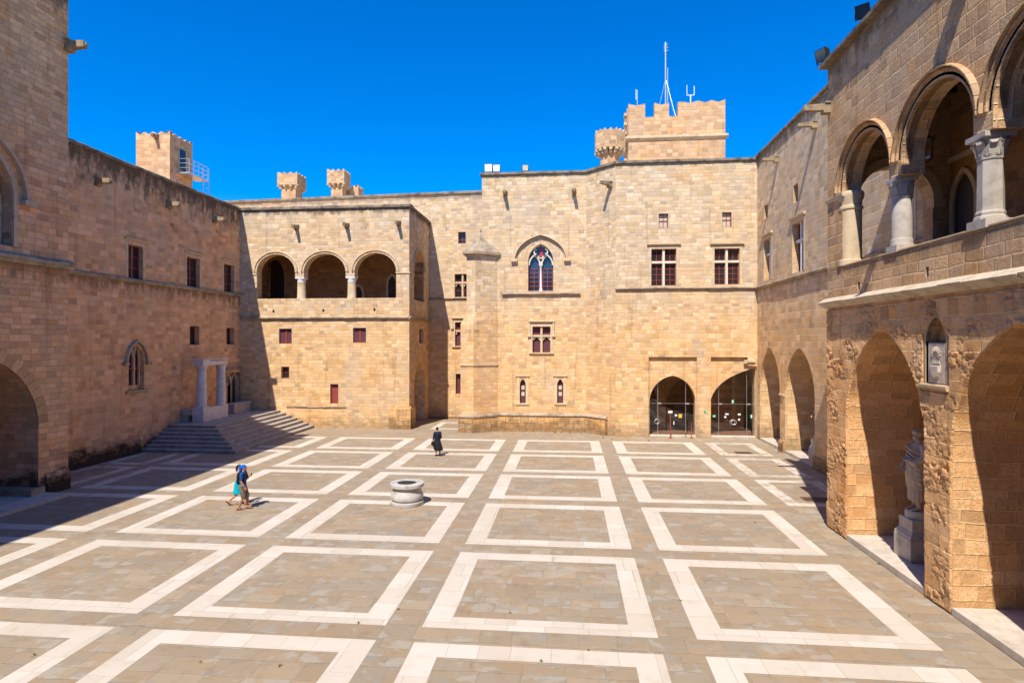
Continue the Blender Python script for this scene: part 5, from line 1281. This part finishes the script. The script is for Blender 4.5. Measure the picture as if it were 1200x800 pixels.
def head(c, s=1., yaw=0.):
    c = Vector(c); R = Matrix.Rotation(yaw, 3, 'Z'); P = lambda x, y, z: c + R @ Vector((x, y, z)) * s
    return [('ell', P(0, -.012, .03), (.077 * s, .094 * s, .098 * s)), ('ell', P(0, .025, -.04), (.058 * s, .066 * s, .075 * s)), ('limb', [(P(0, .088, .01), .011 * s), (P(0, .104, -.022), .015 * s)]),
            ('limb', [(P(-.022, .078, -.062), .010 * s), (P(.022, .078, -.062), .010 * s)]), ('ell', P(0, .072, -.1), (.025 * s, .02 * s, .02 * s)),
            ('limb', [(P(-.035, .075, .03), .012 * s), (P(.035, .075, .03), .012 * s)]),
            ('ell', P(-.078, -.01, -.005), (.012 * s, .02 * s, .032 * s)), ('ell', P(.078, -.01, -.005), (.012 * s, .02 * s, .032 * s))]
def foot(an, fwd=(0, 1, 0), s=1.):
    an = Vector(an); f = Vector(fwd).normalized()
    return [('limb', [(an, .042 * s), (an - f * .045 * s - Vector((0, 0, .035 * s)), .036 * s)]), ('limb', [(an - Vector((0, 0, .02)) * s, .042 * s), (an + f * .09 * s - Vector((0, 0, .045)) * s, .036 * s), (an + f * .155 * s - Vector((0, 0, .06)) * s, .024 * s)])]

def statue(name, label, x, y, zbase, zped, h, w, rz):
    t = thing(name, label, 'statue', (x, y, zbase), 'marble statues standing in the pointed arches', rz); k = h / 1.78
    hw = w / 2; H = zped - zbase
    mb = MB(); mb.box((-hw, -hw, .002), (hw, hw, H * .46)); q = mb.build('pedestal', M['grey_marble'], t, bevel=.012)
    mb = MB(); sq = lambda a: [(-a, -a), (a, -a), (a, a), (-a, a)]
    mb.prism(sq(hw * .97), H * .461, H * .51); mb.prism(sq(hw * .97), H * .51, H * .60, sq(hw * .80)); mb.prism(sq(hw * .78), H * .60, H * .84); mb.lathe([(hw * .74, H * .841), (hw * .74, H * .97), (hw * .70, H)], (0, 0, 0), 28); mb.build('plinth', M['grey_marble'], q, bevel=0)
    S_ = lambda v: (v[0] * k, v[1] * k, v[2] * k + H)
    sh = []
    L = lambda pts: sh.append(('limb', [(S_(p), r * k) for p, r in pts]))
    E_ = lambda c, r, *a: sh.append(('ell', S_(c), tuple(x_ * k for x_ in r), *a))
    def loft(rings, n, amp, tw): sh.append(('loft', [(z * k + H, rx * k, ry * k, cx * k, cy * k) for z, rx, ry, cx, cy in rings], n, amp, tw))
    loft([(.22, .20, .17, 0, .02), (.34, .205, .17, 0, .02), (.6, .20, .165, 0, .02), (.8, .21, .17, 0, .01), (.98, .195, .155, 0, 0), (1.1, .17, .135, 0, 0)], 15, .045, 3.0)   # tunic
    loft([(.50, .235, .19, .02, .0), (.62, .25, .205, .02, .01), (.8, .255, .21, .01, .02), (.98, .245, .20, 0, .01), (1.16, .225, .165, 0, 0), (1.32, .215, .145, 0, -.01), (1.44, .17, .11, 0, -.02), (1.5, .085, .07, 0, -.01)], 11, .035, 9.0)   # cloak
    for i in range(7):                         # folds sweeping across from the hip to the shoulder
        f = i / 6; L([((-.24 + .02 * f, .06 + .05 * f, .62 + .11 * i), .022), ((-.1, .19, .74 + .1 * i), .024), ((.08, .20, .86 + .09 * i), .024), ((.2, .10, .98 + .075 * i), .022)])
    L([((-.205, -.01, 1.42), .085), ((-.27, .0, 1.2), .08), ((-.2, .17, 1.08), .062), ((-.07, .235, 1.1), .042)])
    L([((.205, -.01, 1.42), .085), ((.29, -.02, 1.18), .085), ((.27, .12, 1.0), .065), ((.2, .22, .96), .045)])
    for hnd, dr, sd in (((-.05, .24, 1.1), (1, .1, .1), 1), ((.19, .235, .95), (-.3, .6, -.6), -1)):
        sh += [(a_[0], [(S_(p), r * k) for p, r in a_[1]]) for a_ in hand(hnd, dr, sd, 1.1)]
    L([((-.1, .05, .24), .07), ((-.1, .03, .09), .05)]); L([((.1, .02, .24), .07), ((.1, .0, .09), .05)])
    for an in ((-.1, .03, .085), (.1, .0, .085)): sh += [(a_[0], [(S_(p), r * k) for p, r in a_[1]]) for a_ in foot(an, (0, 1, 0), 1.1)]
    L([((0, -.01, 1.46), .07), ((0, .0, 1.58), .058)])
    sh += [(a_[0], [(S_(p), r * k) for p, r in a_[1]]) if a_[0] == 'limb' else ('ell', S_(a_[1]), tuple(x_ * k for x_ in a_[2])) for a_ in head((0, .02, 1.66), 1.05, .25)]
    E_((0, -.02, 1.70), (.098, .11, .09))
    for i in range(14): an = 2 * math.pi * i / 14; E_((.095 * math.cos(an), -.005 + .108 * math.sin(an), 1.725 + .02 * math.sin(an)), (.028, .028, .026))
    remeshed('figure', sh, .014 * k, M['statue'], t, 3)
    return t
statue('robed_statue', 'robed marble statue on a stepped pedestal inside the near pointed arch', 10.42, 19.0, .2, 1.65, 2.4, .92, math.pi / 2)
statue('robed_statue', 'robed marble statue half hidden in the second far arch of the right wall', 13.5, 33.75, .17, 1.62, 2.05, .86, math.pi / 2)

SK = simple('tanned_skin', (.42, .20, .12), .6, 0, .3, .08); SK2 = simple('fair_skin', (.50, .27, .18), .6, 0, .3, .08)
def cloth(name, c, v=.2):
    g = NG(name); P = g.n('ShaderNodeTexCoord').outputs['Object']; n = g.noise(P, 9, 4, .6)
    return g.done(g.mix(n, tuple(x * (1 - v) for x in c), tuple(x * (1 + v) for x in c)), .85, n, .3, .02, spec=.2)
BLUE = cloth('navy_cloth', (.015, .07, .22)); SCARF = cloth('blue_scarf_cloth', (.0, .13, .62)); BLK = cloth('black_cloth', (.014, .014, .018)); TURQ = cloth('turquoise_cloth', (.0, .36, .46))
NAVY = cloth('dark_navy_cloth', (.016, .018, .04)); YEL = cloth('yellow_cloth', (.60, .42, .02)); SOLE = simple('sandal_leather', (.10, .05, .03), .7); HAIR = simple('dark_hair', (.02, .012, .008), .5)
g = NG('camouflage_cloth'); P_ = g.n('ShaderNodeTexCoord').outputs['Object']; M['camo'] = g.done(g.ramp(g.noise(P_, 11, 3, .6), [(0, (.10, .085, .06)), (.46, (.22, .18, .14)), (.54, (.12, .10, .085)), (.62, (.27, .23, .19))], 'CONSTANT'), .9)
def person(label, loc, rz, legs, arms, skin, hgt=1.76, lean=.03, female=False, hips=.93, sho=.20):
    t = thing('person', label, 'person', loc, None, rz); k = hgt / 1.76
    V = lambda p: Vector(p) * k
    sh = []
    sh += [('ell', V((0, 0, .97)), (.165 * k, .115 * k, .13 * k)), ('ell', V((0, lean * .4, 1.14)), (.135 * k, .10 * k, .15 * k)), ('ell', V((0, lean, 1.32)), (.165 * k, .11 * k, .17 * k)), ('limb', [(V((-sho + .03, lean, 1.42)), .06 * k), (V((sho - .03, lean, 1.42)), .06 * k)])]
    for L in legs: 
        h, kn, an, fw = L; sh.append(('limb', [(V(h), .088 * k), (V(h) * .5 + V(kn) * .5, .074 * k), (V(kn), .054 * k), (V(kn) * .6 + V(an) * .4, .056 * k), (V(an), .036 * k)])); sh += foot(V(an), fw, k)
    for i, A in enumerate(arms):
        s_, e, w_, hd = A; sh.append(('limb', [(V(s_), .05 * k), (V(s_) * .5 + V(e) * .5, .045 * k), (V(e), .038 * k), (V(e) * .6 + V(w_) * .4, .036 * k), (V(w_), .025 * k)])); sh += hand(V(w_), hd, 1 if i else -1, .95 * k, .6)
    sh.append(('limb', [(V((0, lean, 1.42)), .06 * k), (V((0, lean + .01, 1.54)), .05 * k)])); sh += head(V((0, lean + .03, 1.63)), k)
    b = remeshed('body', sh, .0075, skin, t, 2)
    mb = MB()
    for s_ in (-1, 1): mb.lathe([(.002, -.009 * k), (.009 * k, -.004 * k), (.009 * k, .004 * k), (.002, .009 * k)], V((s_ * .03, lean + .03 + .083, 1.64)), 8)
    mb.build('eye', BLK, t, smooth=True)
    return t, V, k
# the man in the blue scarf and the woman in turquoise walking beside him
mp = ground_at(284.2, 596.5); hd_ = -rad(78)
legR = ((-.09, 0, .93), (-.085, .02, .50), (-.085, -.13, .09), (0, 1, 0)); legL = ((.09, 0, .93), (.085, .16, .52), (.085, .19, .09), (0, 1, 0))
legR = ((.09, 0, .93), (.085, .06, .50), (.085, -.12, .10), (0, 1, -.1)); legL = ((-.09, 0, .93), (-.085, .15, .52), (-.085, .17, .09), (0, 1, 0))
aR = ((.215, .02, 1.41), (.255, .03, 1.13), (.25, .17, .92), (0, .35, -1)); aL = ((-.215, .03, 1.41), (-.24, .06, 1.13), (-.13, .22, 1.27), (.15, .55, .6))
t, V, k = person('man in navy shirt, patterned shorts and bright blue head scarf, walking', (mp.x, mp.y, .0), hd_, (legR, legL), (aR, aL), SK, 1.79)
remeshed('shirt', [('ell', V((0, .02, 1.30)), (.188 * k, .135 * k, .19 * k)), ('ell', V((0, .0, 1.10)), (.165 * k, .13 * k, .2 * k)), ('ell', V((0, 0, .97)), (.18 * k, .13 * k, .12 * k)), ('limb', [(V((-.19, .03, 1.425)), .07 * k), (V((.19, .03, 1.425)), .07 * k)]),
                   ('limb', [(V((.215, .02, 1.41)), .068 * k), (V((.243, .026, 1.22)), .062 * k)]), ('limb', [(V((-.215, .03, 1.41)), .068 * k), (V((-.228, .09, 1.24)), .062 * k)])], .012, BLUE, t, 3)
remeshed('shorts', [('ell', V((0, 0, .95)), (.178 * k, .135 * k, .12 * k))] + [('limb', [(V(L[0]), .115 * k), (V(L[0]) * .5 + V(L[1]) * .5, .105 * k), (V(L[0]) * .02 + V(L[1]) * .98, .092 * k)]) for L in (legR, legL)], .012, M['camo'], t, 3)
remeshed('head_scarf', [('ell', V((0, .035, 1.675)), (.092 * k, .108 * k, .088 * k)), ('limb', [(V((0, -.05, 1.66)), .07 * k), (V((0, -.085, 1.54)), .055 * k), (V((0, -.09, 1.43)), .035 * k)]), ('limb', [(V((-.04, -.04, 1.6)), .05 * k), (V((-.03, -.06, 1.5)), .04 * k)])], .010, SCARF, t, 3)
for L in (legR, legL):
    a_ = V(L[2]); mb = MB(); mb.box((a_.x - .05, a_.y - .09, a_.z - .098), (a_.x + .05, a_.y + .2, a_.z - .08)); mb.box((a_.x - .053, a_.y + .07, a_.z - .085), (a_.x + .053, a_.y + .11, a_.z - .012)); mb.build('sandal', SOLE, t, bevel=.006)
mb = MB(); w_ = V(aR[2]); mb.lathe([(.031, -.02), (.034, -.01), (.034, .01), (.031, .02)], w_ + Vector((0, -.02, .04)), 14); mb.build('wrist_band', SCARF, t)
R_ = Matrix.Rotation(hd_, 4, 'Z'); W = lambda v: Vector((mp.x, mp.y, 0)) + (R_ @ Vector(v).to_4d()).to_3d()
bp = thing('backpack', 'black backpack worn on the back of the man with the blue scarf', 'backpack', (mp.x, mp.y, 0), None, hd_)
remeshed('bag', [('ell', V((0, -.145, 1.26)), (.15 * k, .065 * k, .2 * k)), ('ell', V((0, -.145, 1.12)), (.155 * k, .07 * k, .15 * k)), ('ell', V((0, -.16, 1.1)), (.11 * k, .07 * k, .09 * k))], .012, BLK, bp, 3)
mb = MB()
for s_ in (-1, 1): mb.tube([V((s_ * .1, -.12, 1.42)), V((s_ * .11, -.02, 1.505)), V((s_ * .12, .12, 1.42)), V((s_ * .14, .155, 1.25)), V((s_ * .16, .06, 1.06)), V((s_ * .14, -.1, 1.03))], .018, 6)
mb.build('strap', BLK, bp, smooth=True)
ph = thing('phone', 'small dark phone held up in the hand of the man with the blue scarf', 'phone', (mp.x, mp.y, 0), None, hd_)
w_ = V(aL[2]) + Vector((.015, .085, .05)); mb = MB(); mb.box((w_.x - .037, w_.y - .006, w_.z - .05), (w_.x + .037, w_.y + .006, w_.z + .09)); mb.build('case', BLK, ph, bevel=.004)
mb = MB(); mb.box((w_.x - .032, w_.y - .008, w_.z - .042), (w_.x + .032, w_.y - .0065, w_.z + .082)); mb.build('screen', M['pane_blue'], ph)

wp = ground_at(279.3, 591.2); hw_ = -rad(80)
legR = ((.085, 0, .93), (.08, .0, .50), (.08, -.36, .20), (0, .8, -.6)); legL = ((-.085, 0, .93), (-.08, .2, .52), (-.08, .30, .09), (0, 1, 0))
aR = ((.185, .0, 1.41), (.22, .0, 1.14), (.2, .17, 1.0), (-.1, .7, -.5)); aL = ((-.185, .0, 1.41), (-.21, .06, 1.14), (-.17, .26, 1.12), (.2, .9, .1))
t, V, k = person('woman in a sleeveless turquoise dress, walking on the far side of the man', (wp.x, wp.y, 0), hw_, (legR, legL), (aR, aL), SK2, 1.66, .02, True, sho=.18)
remeshed('dress', [('loft', [(z * k, rx * k, ry * k, 0, cy * k) for z, rx, ry, cy in ((.50, .23, .24, .02), (.7, .205, .19, .01), (.95, .185, .145, 0), (1.12, .145, .12, .0), (1.3, .172, .135, .01), (1.42, .15, .10, .0), (1.46, .10, .07, 0))], 9, .02, 2.0)], .012, TURQ, t, 3)
remeshed('hair', [('ell', V((0, .03, 1.67)), (.09 * k, .108 * k, .095 * k)), ('limb', [(V((0, -.05, 1.64)), .06 * k), (V((0, -.07, 1.5)), .045 * k)])], .012, HAIR, t, 3)
for L in (legR, legL):
    a_ = V(L[2]); f = Vector(L[3]).normalized(); q = Matrix.Rotation(-math.asin(-f.z) if f.z < 0 else 0, 3, 'X'); mb = MB()
    c8 = [Vector((x, y, z)) for z in (-.098, -.08) for x, y in ((-.045, -.085), (.045, -.085), (.045, .19), (-.045, .19))]; mb.hexa([a_ + q @ v for v in c8]); mb.build('sandal', SOLE, t)
yb = thing('shoulder_bag', 'small yellow bag held in front of the woman in turquoise', 'bag', (wp.x, wp.y, 0), None, hw_)
w_ = V((.05, .3, 1.02)); remeshed('bag', [('ell', w_, (.10, .055, .12)), ('ell', w_ + Vector((0, 0, -.06)), (.11, .06, .08))], .012, YEL, yb, 2)
mb = MB(); mb.tube([w_ + Vector((-.08, 0, .08)), V((-.1, .15, 1.3)), V((-.1, .03, 1.475)), V((-.06, -.1, 1.38)), V((.1, -.12, 1.15))], .01, 6); mb.build('strap', YEL, yb, smooth=True)

bp_ = ground_at(512.5, 534.2); hb = rad(28)
legR = ((.085, 0, .93), (.10, .05, .52), (.10, -.22, .30), (0, .35, -.9)); legL = ((-.085, 0, .93), (-.08, .03, .50), (-.08, .0, .09), (0, 1, 0))
aR = ((.185, -.01, 1.41), (.225, -.03, 1.14), (.19, .12, .96), (-.1, .4, -.9)); aL = ((-.185, -.01, 1.41), (-.24, -.04, 1.14), (-.21, .08, .95), (.05, .3, -1))
t, V, k = person('woman in a black dress and dark cardigan with tied up hair, walking away', (bp_.x, bp_.y, 0), hb, (legR, legL), (aR, aL), SK2, 1.70, .02, True, sho=.18)
remeshed('dress', [('loft', [(z * k, rx * k, ry * k, cx * k, cy * k) for z, rx, ry, cx, cy in ((.36, .24, .22, .08, -.06), (.5, .27, .25, .03, -.04), (.72, .24, .21, .0, -.02), (.95, .185, .145, 0, 0), (1.12, .15, .12, 0, .0), (1.3, .17, .13, 0, .01), (1.42, .13, .09, 0, 0))], 8, .07, 2.0)], .012, BLK, t, 3)
remeshed('cardigan', [('ell', V((0, .0, 1.30)), (.182 * k, .135 * k, .17 * k)), ('ell', V((0, -.01, 1.14)), (.165 * k, .128 * k, .15 * k)), ('limb', [(V((-.165, -.01, 1.42)), .068 * k), (V((.165, -.01, 1.42)), .068 * k)])] +
         [('limb', [(V(A[0]), .064 * k), (V(A[1]), .056 * k), (V(A[1]) * .55 + V(A[2]) * .45, .05 * k)]) for A in (aR, aL)], .012, NAVY, t, 3)
remeshed('hair', [('ell', V((0, .02, 1.67)), (.09 * k, .105 * k, .095 * k)), ('ell', V((0, -.085, 1.70)), (.05 * k, .05 * k, .05 * k))], .010, HAIR, t, 3)
for L in (legR, legL):
    a_ = V(L[2]); f = Vector(L[3]).normalized(); sh_ = foot(a_, f, k * 1.12); remeshed('shoe', sh_, .009, BLK, t, 2)
hb_ = thing('handbag', 'black handbag hanging at the left side of the woman in the black dress', 'bag', (bp_.x, bp_.y, 0), None, hb)
w_ = V((-.30, -.02, .80)); remeshed('bag', [('ell', w_, (.07, .17, .12)), ('ell', w_ + Vector((0, 0, -.06)), (.075, .18, .09))], .012, BLK, hb_, 2)
mb = MB(); mb.tube([w_ + Vector((0, -.12, .08)), V((-.22, -.08, 1.1)), V((-.17, -.02, 1.49)), V((-.2, .1, 1.2)), w_ + Vector((0, .12, .08))], .011, 6); mb.build('strap', BLK, hb_, smooth=True)

# ================================================================== small weeds rooted in joints and at the feet of walls
mb = MB()
def weed(x, y, s):
    for _ in range(random.randint(7, 13)):
        an = random.uniform(0, 6.28); r = random.uniform(.2, 1) * s; h = random.uniform(.3, 1) * s; d = Vector((math.cos(an), math.sin(an), 0)); b = Vector((-d.y, d.x, 0)) * s * .16; o = Vector((x + random.uniform(-s, s) * .4, y + random.uniform(-s, s) * .4, .003))
        mb.face([o - b * .3, o + b * .3, o + d * r * .5 + b + Vector((0, 0, h * .8))]); mb.face([o - b * .3, o + d * r * .5 + b + Vector((0, 0, h * .8)), o + d * r + Vector((0, 0, h * .55)), o + d * r * .5 - b + Vector((0, 0, h * .8))])
for px, py, s in ((558, 505.5, .12), (566, 506, .1), (650, 507, .14), (657, 507, .1), (668, 507, .12), (681, 508, .1), (707, 513, .1), (717, 515, .1), (736, 516, .09), (760, 516.5, .1), (1087, 700, .1), (1030, 661, .07), (912, 530, .09), (944, 551, .08), (302, 515, .1), (326, 505, .14), (355, 497, .12), (330, 500, .1), (598, 718, .05), (634, 775, .06), (467, 714, .05), (798, 704, .05), (885, 612, .06), (40, 768, .06), (235, 776, .05), (328, 780, .05), (420, 730, .06), (690, 762, .05), (1066, 722, .05)):
    p = ground_at(px, py); weed(p.x, p.y, s)
w_ = mb.build('weeds', M['grass']); w_['kind'] = 'stuff'
